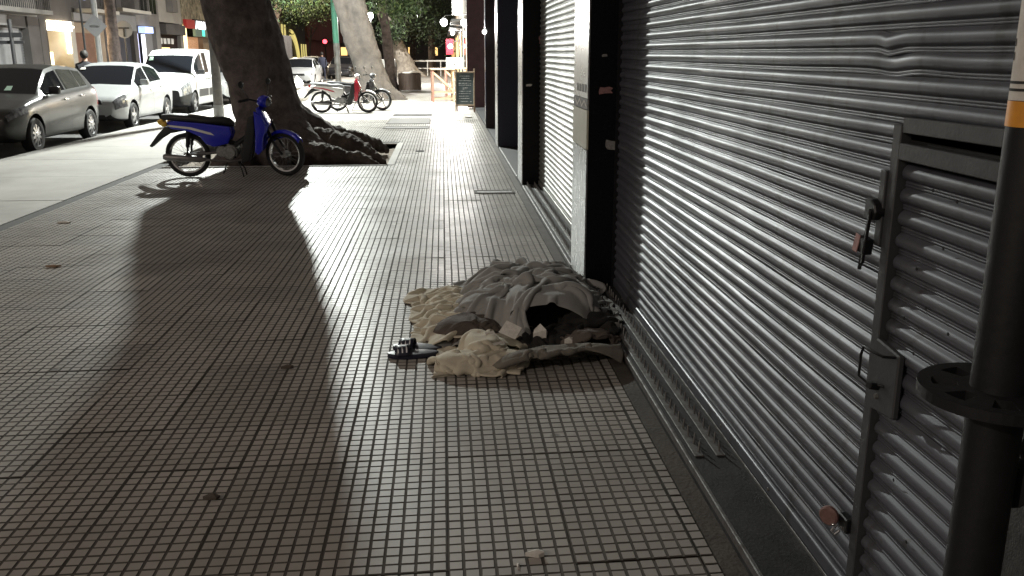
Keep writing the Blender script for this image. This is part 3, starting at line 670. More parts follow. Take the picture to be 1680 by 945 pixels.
# ================================================================== BEDDING
def drape(corners, n, fabric, H, steps=150, it=12, seed=1, lift=.10, amp=.05, fr=.8, bend=.35, hem=0, wav=.02, bend2=0):
    """cloth of n=(nu,nv) points, gathered between the corners, settled on the height field H"""
    rg = np.random.default_rng(seed); nu, nv = n
    u, v = np.meshgrid(np.linspace(0, 1, nu), np.linspace(0, 1, nv), indexing='ij')
    c = np.array(corners, float)
    P = np.zeros((nu, nv, 3))
    for a in range(2):
        P[..., a] = (1-u)*(1-v)*c[0][a] + u*(1-v)*c[1][a] + u*v*c[2][a] + (1-u)*v*c[3][a]
    f = np.zeros((nu, nv))
    for k in range(9):
        fx, fy = rg.uniform(1, 8, 2); f += rg.uniform(-1, 1) * np.sin(fx*6.28*u + fy*6.28*v*rg.choice([-1, 1]) + rg.uniform(0, 6.28)) / (1 + .12*(fx+fy))
    P[..., 1] += hem * (1-v)**2 * np.exp(-((u-.66)/.22)**2)
    for k in range(6):
        ff = rg.uniform(.5, 3, 2) * 6.28; ph = rg.uniform(0, 6.28, 2)
        P[..., 0] += wav/1.5*rg.uniform(-1, 1)*np.sin(ff[0]*v + ff[1]*u*.4 + ph[0]); P[..., 1] += wav/1.5*rg.uniform(-1, 1)*np.sin(ff[1]*u + ff[0]*v*.4 + ph[1])
    P[..., 2] = H(P[..., 0], P[..., 1]) + lift + amp * f + rg.normal(0, .002, f.shape)
    P[..., :2] += rg.normal(0, .0015, P[..., :2].shape)
    Q = P.copy()
    du, dv = fabric[0] / (nu-1), fabric[1] / (nv-1); dd = math.hypot(du, dv)
    def solve(A, B, L, k=1.0):
        d = B - A; l = np.sqrt((d*d).sum(-1, keepdims=True)) + 1e-9
        q = (.5*k) * d * (1 - L / l); A += q; B -= q
    for st in range(steps):
        V = (P - Q) * .96; Q = P.copy(); P = P + V; P[..., 2] -= .0016
        for i in range(it):
            for o in (0, 1):
                m = (nu - o) // 2 * 2; solve(P[o:o+m:2], P[o+1:o+m:2], du)
                m = (nv - o) // 2 * 2; solve(P[:, o:o+m:2], P[:, o+1:o+m:2], dv)
            for o in (0, 1):
                m = (nu - o) // 2 * 2
                solve(P[o:o+m:2, :-1], P[o+1:o+m:2, 1:], dd, .5); solve(P[o:o+m:2, 1:], P[o+1:o+m:2, :-1], dd, .5)
            if i % 3 == 0:
                for o in range(4):
                    m = (nu - o) // 4 * 4
                    if m: solve(P[o:o+m:4], P[o+2:o+m:4], 2*du, bend)
                    m = (nv - o) // 4 * 4
                    if m: solve(P[:, o:o+m:4], P[:, o+2:o+m:4], 2*dv, bend)
                if bend2:
                    for o in range(0, 8, 2):
                        m = (nu - o) // 8 * 8
                        if m: solve(P[o:o+m:8], P[o+4:o+m:8], 4*du, bend2)
                        m = (nv - o) // 8 * 8
                        if m: solve(P[:, o:o+m:8], P[:, o+4:o+m:8], 4*dv, bend2)
            h = H(P[..., 0], P[..., 1]) + .004; hit = P[..., 2] < h
            P[..., 2] = np.where(hit, h, P[..., 2])
        h = H(P[..., 0], P[..., 1]) + .0045; hit = (P[..., 2] <= h)[..., None]
        P[..., :2] = np.where(hit, Q[..., :2] + (P[..., :2] - Q[..., :2]) * (1 - fr), P[..., :2])
    return P
def cloth(name, m, P, label, cat, thick=.006, parent=None, group=None, ridge=(.006, 7, 9)):
    if ridge:      # finer creases than the settling can carry
        gu = np.gradient(P, axis=0); gv = np.gradient(P, axis=1); nn = np.cross(gu, gv); nn /= np.linalg.norm(nn, axis=-1, keepdims=True) + 1e-9
        nn *= np.sign(nn[..., 2:3].mean())
        d = np.empty(P.shape[:2]); a_, fx, fy = ridge
        for i in range(P.shape[0]):
            for j in range(P.shape[1]):
                p = P[i, j]; w_ = noise.noise(Vector((p[0]*3, p[1]*3, 7.))) * .9
                d[i, j] = (1 - 2*abs(noise.noise(Vector((p[0]*fx + w_*2 + p[1]*3, p[1]*fy - w_*2 - p[0]*4, p[2]*4))))) + .3*(1 - 2*abs(noise.noise(Vector((p[0]*fx*2.3 + 5 + w_, p[1]*fy*1.9, p[2]*9)))))
        P = P + nn * (a_ * (d - .2))[..., None]; P[..., 2] = np.maximum(P[..., 2], .002)
    nu, nv = P.shape[:2]; c = P.reshape(-1, 3).mean(0); c[2] = 0
    me = bpy.data.meshes.new(name)
    vs = (P.reshape(-1, 3) - c).tolist()
    me.from_pydata(vs, [], [(i*nv+j, (i+1)*nv+j, (i+1)*nv+j+1, i*nv+j+1) for i in range(nu-1) for j in range(nv-1)])
    me.polygons.foreach_set('use_smooth', [True]*len(me.polygons))
    o = bpy.data.objects.new(name, me); C.objects.link(o); me.materials.append(M[m])
    if thick:
        s = o.modifiers.new('s', 'SOLIDIFY'); s.thickness = thick; s.offset = 1
    s = o.modifiers.new('sub', 'SUBSURF'); s.levels = 1; s.render_levels = 1
    o.location = c
    return tag(o, label, cat, group)
def mound(lst):
    def H(x, y):
        h = np.zeros_like(x)
        for (cx, cy, sx, sy, a, hh) in lst:
            dx, dy = x - cx, y - cy
            X = dx*math.cos(a) + dy*math.sin(a); Y = -dx*math.sin(a) + dy*math.cos(a)
            h = np.maximum(h, hh * np.clip(1.25 - (np.abs(X/sx)**2.4 + np.abs(Y/sy)**2.4), 0, 1)**.6)
        # the threshold slab rises beyond the tiles
        return h + np.where(x > .905, .052, 0)
    return H
Hq = mound([(.02, 5.1, .13, .62, 0, .045), (.16, 4.55, .22, .16, .3, .05)])
P = drape([(-.17, 4.70), (.42, 4.55), (.50, 5.80), (-.20, 5.74)], (70, 110), (1.05, 1.75), Hq, seed=3, lift=.05, amp=.03, steps=130)
q1 = cloth('quilt', 'quilt', P, 'crumpled cream quilt spread under the grey blanket heap', 'quilt', .010)
Hb = mound([(.50, 5.50, .36, .40, .2, .185), (.58, 5.0, .29, .33, -.15, .225), (.30, 5.05, .20, .26, .5, .17), (.72, 5.65, .16, .28, 0, .15)])
P = drape([(-.06, 4.62), (.93, 4.72), (.95, 5.92), (.10, 5.92)], (120, 140), (1.75, 2.2), Hb, seed=11, lift=.08, amp=.08, steps=120, bend=.35, fr=.90, hem=.17, bend2=.25)
cloth('blanket', 'grey_blanket', P, 'rumpled grey blanket heaped against the shop threshold', 'blanket', .007, ridge=(.005, 3, 11))
Hs = mound([(.84, 5.3, .07, .5, 0, .07)])
P = drape([(.72, 4.95), (.955, 4.88), (.965, 5.72), (.76, 5.78)], (34, 90), (.50, 1.12), Hs, seed=5, lift=.05, amp=.02, steps=120)
cloth('towel', 'grey_blanket', P, 'twisted pale grey towel lying along the threshold edge', 'towel', .006)
Hg = mound([(.12, 4.82, .20, .14, .35, .10)])
P = drape([(-.10, 4.70), (.20, 4.50), (.42, 4.84), (.12, 5.02)], (56, 56), (.56, .58), Hg, seed=8, lift=.09, amp=.03, steps=120)
cloth('brown_garment', 'brown_cloth', P, 'dark brown garment folded across the quilt in front of the blanket', 'garment', .006)
Hd = mound([(.66, 4.66, .26, .16, 0, .05), (.62, 5.2, .24, .26, 0, .16), (.80, 4.85, .12, .14, 0, .12)])
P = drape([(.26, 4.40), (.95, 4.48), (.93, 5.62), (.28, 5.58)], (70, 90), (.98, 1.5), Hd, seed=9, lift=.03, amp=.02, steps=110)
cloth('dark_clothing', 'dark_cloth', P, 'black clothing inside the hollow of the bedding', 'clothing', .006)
Hf = mound([(.16, 4.30, .26, .09, .1, .06), (.18, 4.45, .09, .16, .3, .10)])
P = drape([(-.06, 4.20), (.36, 4.14), (.40, 4.52), (-.06, 4.52)], (64, 56), (.72, .66), Hf, seed=21, lift=.06, amp=.035, steps=130)
cloth('quilt', 'quilt', P, 'cream quilt corner bunched up nearest the camera beside the sandals', 'quilt', .012)
# padded roll of the sleeping mat along the front
Hm = mound([(.58, 4.28, .34, .085, .18, .085)])
P = drape([(.22, 4.17), (.86, 4.28), (.90, 4.46), (.26, 4.36)], (90, 40), (.80, .33), Hm, seed=31, lift=.03, amp=.012, steps=110, wav=.006)
cloth('sleeping_mat', 'cushion', P, 'padded grey-brown sleeping mat edge rolled along the front of the bedding', 'sleeping mat', .010)
P = drape([(.62, 4.40), (.90, 4.44), (.88, 4.62), (.60, 4.56)], (40, 30), (.42, .28), mound([(.76, 4.50, .13, .07, .1, .11)]), seed=33, lift=.03, amp=.015, steps=100)
cloth('dark_scarf', 'brown_cloth', P, 'small dark scarf bunched behind the rolled mat', 'scarf', .006)
# card and paper among the cloth
def card(name, label, loc, rot, pts, m='white_paper', t=.002):
    o = MB().prism(pts, 'z', 0, t).build(name, m, bevel=.0004); o.location = loc; o.rotation_euler = rot; return tag(o, label, 'paper')
card('folded_card', 'pale folded card standing in the bedding hollow', (.33, 4.52, .125), (R(38), R(12), R(-25)), [(-.05,-.035),(.05,-.045),(.055,.035),(-.04,.05)])
card('folded_card', 'smaller pale card lying at the left of the hollow', (.225, 4.45, .115), (R(30), R(-10), R(20)), [(-.03,-.03),(.03,-.035),(.028,.03),(-.02,.035)])
card('paper_strip', 'thin pale paper strip below the folded cards', (.26, 4.33, .115), (R(25), 0, R(35)), [(-.04,-.008),(.04,-.01),(.04,.008),(-.03,.01)])
litter('crumpled_tissue', 'crumpled white tissue deep in the bedding hollow', .50, 4.60, [(-.04,-.03),(.03,-.04),(.045,.02),(.0,.04),(-.03,.025)], 'white_paper', z=.06, h=.045)
litter('crumpled_tissue', 'small tissue on top of the rolled mat', .62, 4.36, [(-.02,-.015),(.02,-.02),(.025,.01),(.0,.02)], 'white_paper', z=.10, h=.02)
# pair of pool sandals
def sandal(label, loc, rz, tilt):
    t = thing('sandal', label, 'sandal', loc, rz, 'navy slide sandals'); t.rotation_euler = (tilt, 0, rz)
    out = []
    for k in range(26):
        a = 2*math.pi*k/26; x = -.135*math.cos(a); w = .046 + .006*math.cos(a*1) ; w *= (1.0 if x < 0 else .88)
        out.append((x, w*math.sin(a)*(1 - .12*math.cos(2*a))))
    MB().prism(out, 'z', .0, .026).build('sole', 'navy_rubber', t, bevel=.006, seg=2, smooth=True)
    st = MB(); m = 14; prof = []
    for k in range(m + 1):
        a = math.pi * k / m; prof.append((-.050*math.cos(a), .018 + .040*math.sin(a)))
    xs = (-.095, -.07, -.04, -.015)
    for x in xs:
        for (y, z) in prof: st.v.append((x, y*(1+.3*(x+.04)), z*(1+ .9*(x+.08)) + .0))
    for i in range(len(xs)-1):
        for k in range(m): st.f.append((i*(m+1)+k, i*(m+1)+k+1, (i+1)*(m+1)+k+1, (i+1)*(m+1)+k)); st.mi.append(0)
    so = st.build('strap', 'navy_rubber', t, smooth=True, sharp=180); md = so.modifiers.new('s', 'SOLIDIFY'); md.thickness = .005; md.offset = 1
    for i, x in enumerate((-.078, -.056, -.034)):
        b = MB()
        for k in range(2, 6):
            p0, p1 = prof[k], prof[k+1]
            s_ = 1 + .3*(x+.04); f_ = 1 + .9*(x+.08)
            e = 1.115
            b.quad((x-.0035, p0[0]*s_*e, p0[1]*f_*e-.002), (x+.0035, p0[0]*s_*e, p0[1]*f_*e-.002), (x+.0035, p1[0]*s_*e, p1[1]*f_*e-.002), (x-.0035, p1[0]*s_*e, p1[1]*f_*e-.002))
        b.build('stripe', 'white_rubber', so)
sandal('navy slide sandal with white stripes, nearer of the pair by the quilt', (-.185, 4.485, .002), R(3), 0)
sandal('navy slide sandal with white stripes, farther of the pair by the quilt', (-.165, 4.585, .002), R(-10), R(4))

# ================================================================== TREES
def organic(name, tubes, m, parent, voxel=.045, amp=.03, fs=3.0, loc=None):
    mb = MB()
    for path, rad in tubes: mb.tube(path, rad, 14)
    me = bpy.data.meshes.new(name); me.from_pydata(mb.v, [], mb.f)
    o = bpy.data.objects.new(name, me); C.objects.link(o)
    r = o.modifiers.new('r', 'REMESH'); r.mode = 'VOXEL'; r.voxel_size = voxel
    s = o.modifiers.new('s', 'SMOOTH'); s.iterations = 6; s.factor = .6
    me2 = eval_mesh(o, name); bpy.data.objects.remove(o)
    n = len(me2.vertices); co = np.empty(n*3); no = np.empty(n*3)
    me2.vertices.foreach_get('co', co); me2.vertices.foreach_get('normal', no); co = co.reshape(-1, 3); no = no.reshape(-1, 3)
    d = np.array([noise.fractal(Vector((p[0]*fs*1.6, p[1]*fs*1.6, p[2]*fs*.55)), .9, 2.1, 5) + .5*noise.noise(Vector((p[0]*fs*4, p[1]*fs*4, p[2]*fs*1.2))) for p in co])
    co += no * (d * amp)[:, None]
    me2.vertices.foreach_set('co', co.ravel()); me2.polygons.foreach_set('use_smooth', [True]*len(me2.polygons))
    me2.materials.clear(); me2.materials.append(M[m])
    o = bpy.data.objects.new(name, me2); C.objects.link(o); o.parent = parent
    return o
def crown(name, parent, lumps, n, size, mats, seed):
    rg = np.random.default_rng(seed); mb = MB()
    for k in range(n):
        c, r = lumps[rg.integers(len(lumps))]
        d = rg.normal(0, .52, 3); d[2] -= .12 * abs(rg.normal())
        p = np.array(c) + d * np.array(r)
        a = rg.normal(size=3); a[2] -= .5; a /= np.linalg.norm(a); b = np.cross(a, rg.normal(size=3)); b /= np.linalg.norm(b)
        L = size * rg.uniform(.6, 1.4); W = L * .42
        mb.cur = int(rg.integers(len(mats)))
        mb.quad(p - a*L/2, p + b*W/2 + a*L*.05, p + a*L/2, p - b*W/2 + a*L*.05)
    me = bpy.data.meshes.new(name); me.from_pydata(mb.v, [], mb.f); me.polygons.foreach_set('material_index', mb.mi)
    for q in mats: me.materials.append(M[q])
    o = bpy.data.objects.new(name, me); C.objects.link(o); o.parent = parent; return o
T1 = (-2.7, 14.35, -.1)
t1 = thing('street_tree', 'massive leaning dark tree trunk with spreading roots behind the blue moped', 'tree', T1)
def L1(*pts): return [(p[0]-T1[0], p[1]-T1[1], p[2]-T1[2]) for p in pts]
organic('trunk', [
    (L1((-2.62,14.4,-.2), (-2.66,14.35,.2), (-2.70,14.33,.6), (-2.82,14.33,1.2), (-2.98,14.32,1.8), (-3.10,14.3,2.35), (-2.92,14.3,2.9), (-2.84,14.3,3.4), (-2.90,14.3,4.2), (-3.2,14.3,5.4), (-3.9,14.2,7.2)), [.68,.60,.54,.50,.53,.53,.43,.35,.32,.30,.16]),
    (L1((-3.1,14.3,5.2), (-2.7,14.5,6.2), (-2.2,14.9,7.2), (-1.7,15.4,8.4)), [.24,.22,.16,.10]),
    (L1((-2.5,14.2,.5), (-2.2,14.0,.25), (-1.85,13.8,.06), (-1.5,13.6,-.1)), [.34,.26,.20,.12]),
    (L1((-2.5,14.5,.6), (-2.1,14.6,.35), (-1.7,14.7,.1), (-1.2,14.9,-.1)), [.34,.27,.2,.1]),
    (L1((-2.9,14.0,.3), (-3.1,13.6,.05), (-3.4,13.3,-.12)), [.34,.26,.12]),
    (L1((-2.6,13.9,.3), (-2.5,13.5,.05), (-2.4,13.2,-.12)), [.32,.24,.12]),
    ], 'bark', t1, .05, .035, 2.6)
organic('roots', [
    (L1((-2.2,14.3,0.202), (-1.85,14.15,0.207), (-1.55,14.0,0.173), (-1.3,13.9,0.104), (-1.05,13.75,0.011), (-.92,13.7,-0.080)), [.26,.22,.20,.16,.10,.05]),
    (L1((-2.2,14.7,0.242), (-1.9,14.75,0.242), (-1.65,14.8,0.207), (-1.35,14.9,0.138), (-1.1,15.05,0.058), (-.95,15.2,-0.040)), [.24,.20,.17,.15,.11,.06]),
    (L1((-2.3,13.8,0.115), (-1.9,13.55,0.081), (-1.5,13.4,0.052), (-1.15,13.25,0.011), (-.95,13.2,-0.060)), [.22,.18,.14,.09,.05]),
    (L1((-1.6,14.3,0.115), (-1.4,14.4,0.144), (-1.2,14.5,0.069)), [.18,.14,.08]),
    (L1((-2.3,14.9,0.288), (-2.0,15.2,0.242), (-1.7,15.5,0.115), (-1.5,15.8,-0.050)), [.2,.17,.13,.07]),
    (L1((-2.3,14.35,0.016), (-1.9,14.3,0.000), (-1.5,14.2,-0.040), (-1.2,14.1,-0.100)), [.42,.34,.26,.16]),
    (L1((-2.2,13.9,0.000), (-1.7,13.75,-0.020), (-1.3,13.6,-0.080)), [.30,.24,.14]),
    (L1((-2.1,14.8,0.016), (-1.6,14.9,0.000), (-1.2,15.0,-0.080)), [.32,.26,.15]),
    ], 'root', t1, .032, .045, 5.2)
crown('crown', t1, [((a, b, c), (1.9, 1.9, 1.1)) for a, b, c in ((-2.2,-.1,8.3), (.8,.9,8.6), (-.6,-1.8,9.2), (-1.2,2.2,9.4), (-3.6,1,9), (1.6,-.9,9.6))], 5200, .22, ['leaf_a', 'leaf_b', 'leaf_c'], 1)
T2 = (-2.5, 32.0, -.05)
t2 = thing('street_tree', 'broad twin-stemmed tree trunk behind the white and red moped', 'tree', T2)
organic('trunk', [
    ([(.15,0,-.1), (.12,0,.4), (-.05,0,.8), (-.40,0,1.35), (-.70,0,2.3), (-.97,0,3.4), (-1.2,0,5), (-1.7,0,7)], [.85,.62,.44,.26,.24,.23,.20,.12]),
    ([(.2,.1,.3), (.16,.1,.8), (.07,.1,1.4), (-.16,.1,2.3), (-.42,.1,3.4), (-.45,.1,5), (.2,.3,7.4)], [.6,.44,.33,.31,.31,.28,.16]),
    ([(.4,0,.3), (.8,-.1,.12), (1.3,-.2,-.08)], [.42,.28,.12]),
    ([(-.3,-.2,.3), (-.6,-.5,.08), (-.9,-.7,-.08)], [.4,.25,.1]),
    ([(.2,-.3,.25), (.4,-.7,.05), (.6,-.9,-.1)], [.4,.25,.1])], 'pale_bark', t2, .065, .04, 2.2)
crown('crown', t2, [((a, b, c), r) for a, b, c, r in ((-1,0,7.6,(2.4,2.2,1.3)), (1.5,.5,7.8,(2,2,1.2)), (-2.9,2.0,4.15,(1.3,1.0,.75)), (-3.4,3.0,4.0,(1.0,.9,.7)), (.25,3.2,3.75,(.5,.6,.55)), (-.6,-1,8.6,(2.2,2,1)))], 9000, .13, ['leaf_a', 'leaf_b', 'leaf_c'], 2)
T3 = (-2.35, 64.0, 0)
t3 = thing('street_tree', 'pale leaning tree trunk beyond the brown planter', 'tree', T3)
organic('trunk', [
    ([(0,0,-.1), (-.15,0,.6), (-.5,0,1.5), (-1.0,0,2.6), (-1.6,0,4), (-2.4,0,6)], [1.0,.66,.52,.50,.42,.25]),
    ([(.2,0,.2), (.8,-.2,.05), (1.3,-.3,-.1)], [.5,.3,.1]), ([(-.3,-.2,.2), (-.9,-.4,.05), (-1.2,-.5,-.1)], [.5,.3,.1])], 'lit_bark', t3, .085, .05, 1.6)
crown('crown', t3, [((a, b, c), r) for a, b, c, r in ((-1.0,-1,3.0,(.8,.7,.6)), (.8,2,4.6,(2.2,2,1.6)), (2.0,3,4.2,(1.8,2,1.7)), (-1.4,0,6.5,(3,2.5,2)), (1.5,2,7,(3,2.5,2)))], 8000, .20, ['leaf_c', 'leaf_a', 'leaf_c'], 3)
def simple_tree(label, loc, h, rad, bark, lumps, n, size, mats, seed, lean=0):
    t = thing('street_tree', label, 'tree', loc)
    organic('trunk', [([(0,0,-.1), (lean*.1,0,.5), (lean*.3,0,h*.4), (lean*.7,0,h*.75), (lean,0,h)], [rad*1.7, rad*1.1, rad, rad*.8, rad*.45]),
                      ([(lean*.6,0,h*.7), (lean*.6+.6,.1,h*.95), (lean*.6+1.1,.2,h*1.15)], [rad*.5, rad*.35, rad*.15]),
                      ([(lean*.6,0,h*.65), (lean*.6-.6,.1,h*.95), (lean*.6-1.2,.2,h*1.1)], [rad*.5, rad*.35, rad*.15])], bark, t, max(.04, rad*.22), .03, 2.5)
    crown('crown', t, lumps, n, size, mats, seed); return t
simple_tree('slim tree trunk right behind the twin-stemmed one', (-2.2, 40, 0), 5, .22, 'bark', [((0,0,6),(2,2,1.2)), ((.35,1,3.6),(.9,.8,.5))], 2600, .2, ['leaf_b','leaf_a'], 4, -.5)
simple_tree('dark bushy tree far down the pavement', (-.9, 78, 0), 4.5, .3, 'bark', [((0,0,5.5),(3,2.5,2.2)), ((1.2,0,4.2),(1.8,1.8,1.3)), ((-1.6,0,4.6),(1.8,1.8,1.5))], 6000, .22, ['leaf_c','leaf_c','leaf_a'], 5)
simple_tree('dark tree at the far end of the pavement', (-3.2, 100, 0), 5, .35, 'bark', [((0,0,6),(4,3,3)), ((2.5,0,4.5),(2.5,2,1.6)), ((-3,0,5),(2.5,2,2))], 6000, .26, ['leaf_c','leaf_c','leaf_a'], 6)
simple_tree('dark tree trunk across the road before the shuttered shops', (-13.9, 40.3, 0), 6, .24, 'bark', [((0,0,7.6),(2.6,2.6,1.6))], 2600, .25, ['leaf_a','leaf_c'], 7)
simple_tree('small bare-stemmed tree before the yellow arch across the road', (-13.8, 96, 0), 4.2, .13, 'bark', [((0,0,6.2),(2.6,2.4,1.6)), ((-2,0,5.4),(1.8,1.8,1.2))], 5000, .2, ['leaf_a','leaf_b'], 8, .5)
simple_tree('leafy tree across the road beyond the patterned wall', (-13.6, 78, 0), 6, .25, 'bark', [((0,0,6.6),(3,3,1.8)), ((2,0,5.4),(2,2,1.1)), ((4.0,0,5.6),(2,2,1.1))], 8000, .17, ['leaf_a','leaf_b','leaf_c'], 9)

# ================================================================== VEHICLES
def smooth_interp(pts, ys, k=0.0):
    p = np.array(pts); v = np.interp(ys, p[:,0], p[:,1])
    if k:
        n = 9; off = np.linspace(-k, k, n); v = sum(np.interp(ys + o, p[:,0], p[:,1]) for o in off) / n
    return v
wheel_cache = {}
def wheel(parent, x, y, r, side, rim='rim', spokes=10, steer=0):
    key = (r, rim, spokes)
    if key not in wheel_cache:
        wdt = .19
        ty = MB().lathe([(r*.66,-wdt/2),(r*.9,-wdt/2),(r*.97,-wdt/2+.02),(r,-wdt/2+.05),(r,wdt/2-.05),(r*.97,wdt/2-.02),(r*.9,wdt/2),(r*.66,wdt/2)], (0,0,0), 'x', 36, closed=True).mesh('tyre', 'tyre', smooth=True)
        rm = MB().lathe([(r*.67,wdt/2-.01),(r*.63,wdt/2+.0),(r*.60,wdt/2-.03),(r*.60,wdt/2-.10)], (0,0,0), 'x', 36)
        for k in range(spokes):
            a = 2*math.pi*k/spokes; c, s = math.cos(a), math.sin(a); h = .026 if spokes > 6 else .04
            p = []
            for q, ww in ((.06, h*1.1), (r*.62, h*.75)):
                for sg in (-1, 1): p.append((q*c - sg*ww*s, q*s + sg*ww*c))
            for xx in (wdt/2-.012,):
                rm.add([(xx+.006, p[0][0], p[0][1]), (xx+.006, p[1][0], p[1][1]), (xx-.004, p[3][0], p[3][1]), (xx-.004, p[2][0], p[2][1]),
                        (xx-.03, p[0][0], p[0][1]), (xx-.03, p[1][0], p[1][1]), (xx-.03, p[3][0], p[3][1]), (xx-.03, p[2][0], p[2][1])],
                       [(0,1,2,3),(0,4,5,1),(1,5,6,2),(2,6,7,3),(3,7,4,0)])
        rm.lathe([(.0001, wdt/2+.004), (.05, wdt/2), (.065, wdt/2-.02)], (0,0,0), 'x', 20)
        bk = MB().lathe([(.0001, wdt/2-.055), (r*.62, wdt/2-.055)], (0,0,0), 'x', 28)
        wheel_cache[key] = (ty, rm.mesh('rim', rim, smooth=True), bk.mesh('brake_disc', 'arch_black'))
    ty, rm, bk = wheel_cache[key]
    w = bpy.data.objects.new('wheel', ty); C.objects.link(w); w.parent = parent; w.location = (x, y, r)
    w.rotation_euler = (random.uniform(0, 1), 0, (0 if side > 0 else math.pi) + steer)
    for nm, me in (('rim', rm), ('brake_disc', bk)):
        o = bpy.data.objects.new(nm, me); C.objects.link(o); o.parent = w
    return w
def car(label, loc, sp, rz=0, group=None, name='parked_car', cat='car'):
    t = thing(name, label, cat, loc, rz, group)
    yf, yb = sp['ends']; W = sp['w'] / 2
    keys = sorted(set([yf, yb] + [p[0] for p in sp['belt']] + [p[0] for p in sp['roof']] + list(sp['shield']) + list(sp['rear']) + [q for s in sp['sides'] for q in s]))
    ys = np.unique(np.round(np.concatenate([np.linspace(yf, yb, 64), keys, yf + np.array([.015,.04,.08,.14,.22,.32,.45]), yb - np.array([.015,.04,.09,.16,.25])]), 4))
    k = .05
    belt = smooth_interp(sp['belt'], ys, k); roof = smooth_interp(sp['roof'], ys, .03)
    e0, e1 = (ys - yf), (yb - ys)
    wv = W * (1 - sp.get('nose', .22) * np.clip(1 - e0/.75, 0, 1)**2.6 - .13 * np.clip(1 - e1/.7, 0, 1)**2.6)
    zb = .20 + .06*np.clip(1 - e0/.5, 0, 1)**2 + .10*np.clip(1 - e1/.5, 0, 1)**2
    endr = np.minimum(np.clip(e0/.10, 0, 1), np.clip(e1/.10, 0, 1)); endr = np.sqrt(1 - (1 - endr)**2)
    zb = zb + .07 * (1 - endr); belt = belt - .07 * (1 - endr); roof = roof - .07 * (1 - endr); wv = wv * (.93 + .07 * endr)
    roof = np.maximum(roof, belt + .012)
    up = np.clip((roof - belt) / .42, 0, 1)
    wr = wv * (.88 - sp.get('tumble', .17) * up)
    rows = []
    for i, y in enumerate(ys):
        b, z0, r, w_, q = belt[i], zb[i], roof[i], wv[i], wr[i]; H = b - z0
        sec = [(0, z0), (.80*w_, z0), (.955*w_, z0+.05), (.985*w_, z0+.30*H), (1.0*w_, z0+.55*H), (.997*w_, z0+.78*H), (.972*w_, z0+.93*H), (.935*w_, b)]
        gx, gz = .925*w_, b + .004
        tx, tz = q, r - .055*up[i] - .004
        for f in (.06, .5, .94): sec.append((gx + (tx-gx)*f, gz + (tz-gz)*f + .0*f))
        sec += [(q*.955, r - .018*up[i]), (q*.6, r + .006), (0, r + .014 + .012*(1-up[i]))]
        rows.append(sec)
    m = len(rows[0]); ring = [(j, 1) for j in range(m)] + [(j, -1) for j in range(m-2, 0, -1)]; nr = len(ring)
    vs = []; fs = []; ids = []
    for i, y in enumerate(ys):
        for j, s in ring: vs.append((rows[i][j][0]*s, y, rows[i][j][1]))
    parts = {0: ('body', sp['paint'])}; idx = {}
    def pid(key, nm, mt):
        if key not in idx: idx[key] = len(parts) + 1; parts[idx[key]] = (nm, mt)
        return idx[key]
    parts[1] = ('wheel_arch', 'arch_black')
    def pid(key, nm, mt):
        if key not in idx: idx[key] = len(parts); parts[idx[key]] = (nm, mt)
        return idx[key]
    G = sp.get('glass', 'glass')
    for i in range(len(ys)-1):
        ym = (ys[i] + ys[i+1]) / 2
        for q in range(nr):
            j0, s0 = ring[q]; j1, s1 = ring[(q+1) % nr]; j = min(j0, j1); s = s0 if s0 == s1 else (s1 if j0 in (0, m-1) else s0)
            fs.append((i*nr+q, i*nr+(q+1) % nr, (i+1)*nr+(q+1) % nr, (i+1)*nr+q)); d = 0
            if j >= 11 and sp['shield'][0] < ym < sp['shield'][1]: d = pid('ws', 'windscreen', 'glass')
            elif j >= 11 and sp['rear'][0] < ym < sp['rear'][1]: d = pid('rw', 'rear_window', 'glass')
            elif j in (8, 9) and any(a < ym < b for a, b in sp['sides']):
                kk = [n for n, (a, b) in enumerate(sp['sides']) if a < ym < b][0]
                d = pid(('sw', kk, s), 'side_window', sp.get('side_glass', {}).get(kk, G))
            elif j in sp['lamp_rows'] and yf + .03 < ym < yf + sp['lamp_len']: d = pid(('hl', s), 'headlight', sp['lamp'])
            elif j in (4, 5, 6) and yb - .22 < ym < yb - .02: d = pid(('tl', s), 'tail_lamp', 'red_lamp')
            elif sp.get('bumper') and j in (1, 2, 3) and ym < yf + .52: d = pid('fb', 'front_bumper', 'trim_black')
            elif j in (0, 1): d = pid('ub', 'sill', 'trim_black')
            elif sp.get('rub') and j == 3 and abs(ym) < 9 and any(a < ym < b for a, b in sp['rub']): d = pid(('rs', s, [n for n, (a, b) in enumerate(sp['rub']) if a < ym < b][0]), 'rub_strip', 'trim_black')
            ids.append(d)
    n = len(ys)
    fs.append(tuple(range(nr))[::-1]); ids.append(pid('fb', 'front_bumper', 'trim_black') if sp.get('bumper') else 0)
    fs.append(tuple((n-1)*nr + q for q in range(nr))); ids.append(0)
    me = bpy.data.meshes.new('shell'); me.from_pydata(vs, [], fs); me.polygons.foreach_set('material_index', ids)
    for q in sorted(parts): me.materials.append(M[parts[q][1]])
    so = bpy.data.objects.new('shell', me); C.objects.link(so)
    cut = MB()
    for wy in sp['wheels']:
        for s in (-1, 1): cut.lathe([(.0001, s*(W-.30)), (sp['r']+.055, s*(W-.30)), (sp['r']+.055, s*(W+.2)), (.0001, s*(W+.2))], (0, wy, sp['r']+.01), 'x', 36)
    cm = cut.mesh('cut', 'arch_black'); cm.polygons.foreach_set('material_index', [0]*len(cm.polygons))
    cm.materials.clear()
    for q in sorted(parts): cm.materials.append(M[parts[q][1]])
    cm.polygons.foreach_set('material_index', [1]*len(cm.polygons))
    co = bpy.data.objects.new('cut', cm); C.objects.link(co)
    bo = so.modifiers.new('b', 'BOOLEAN'); bo.object = co; bo.operation = 'DIFFERENCE'; bo.solver = 'EXACT'
    out = eval_mesh(so, 'shell'); bpy.data.objects.remove(so); bpy.data.objects.remove(co)
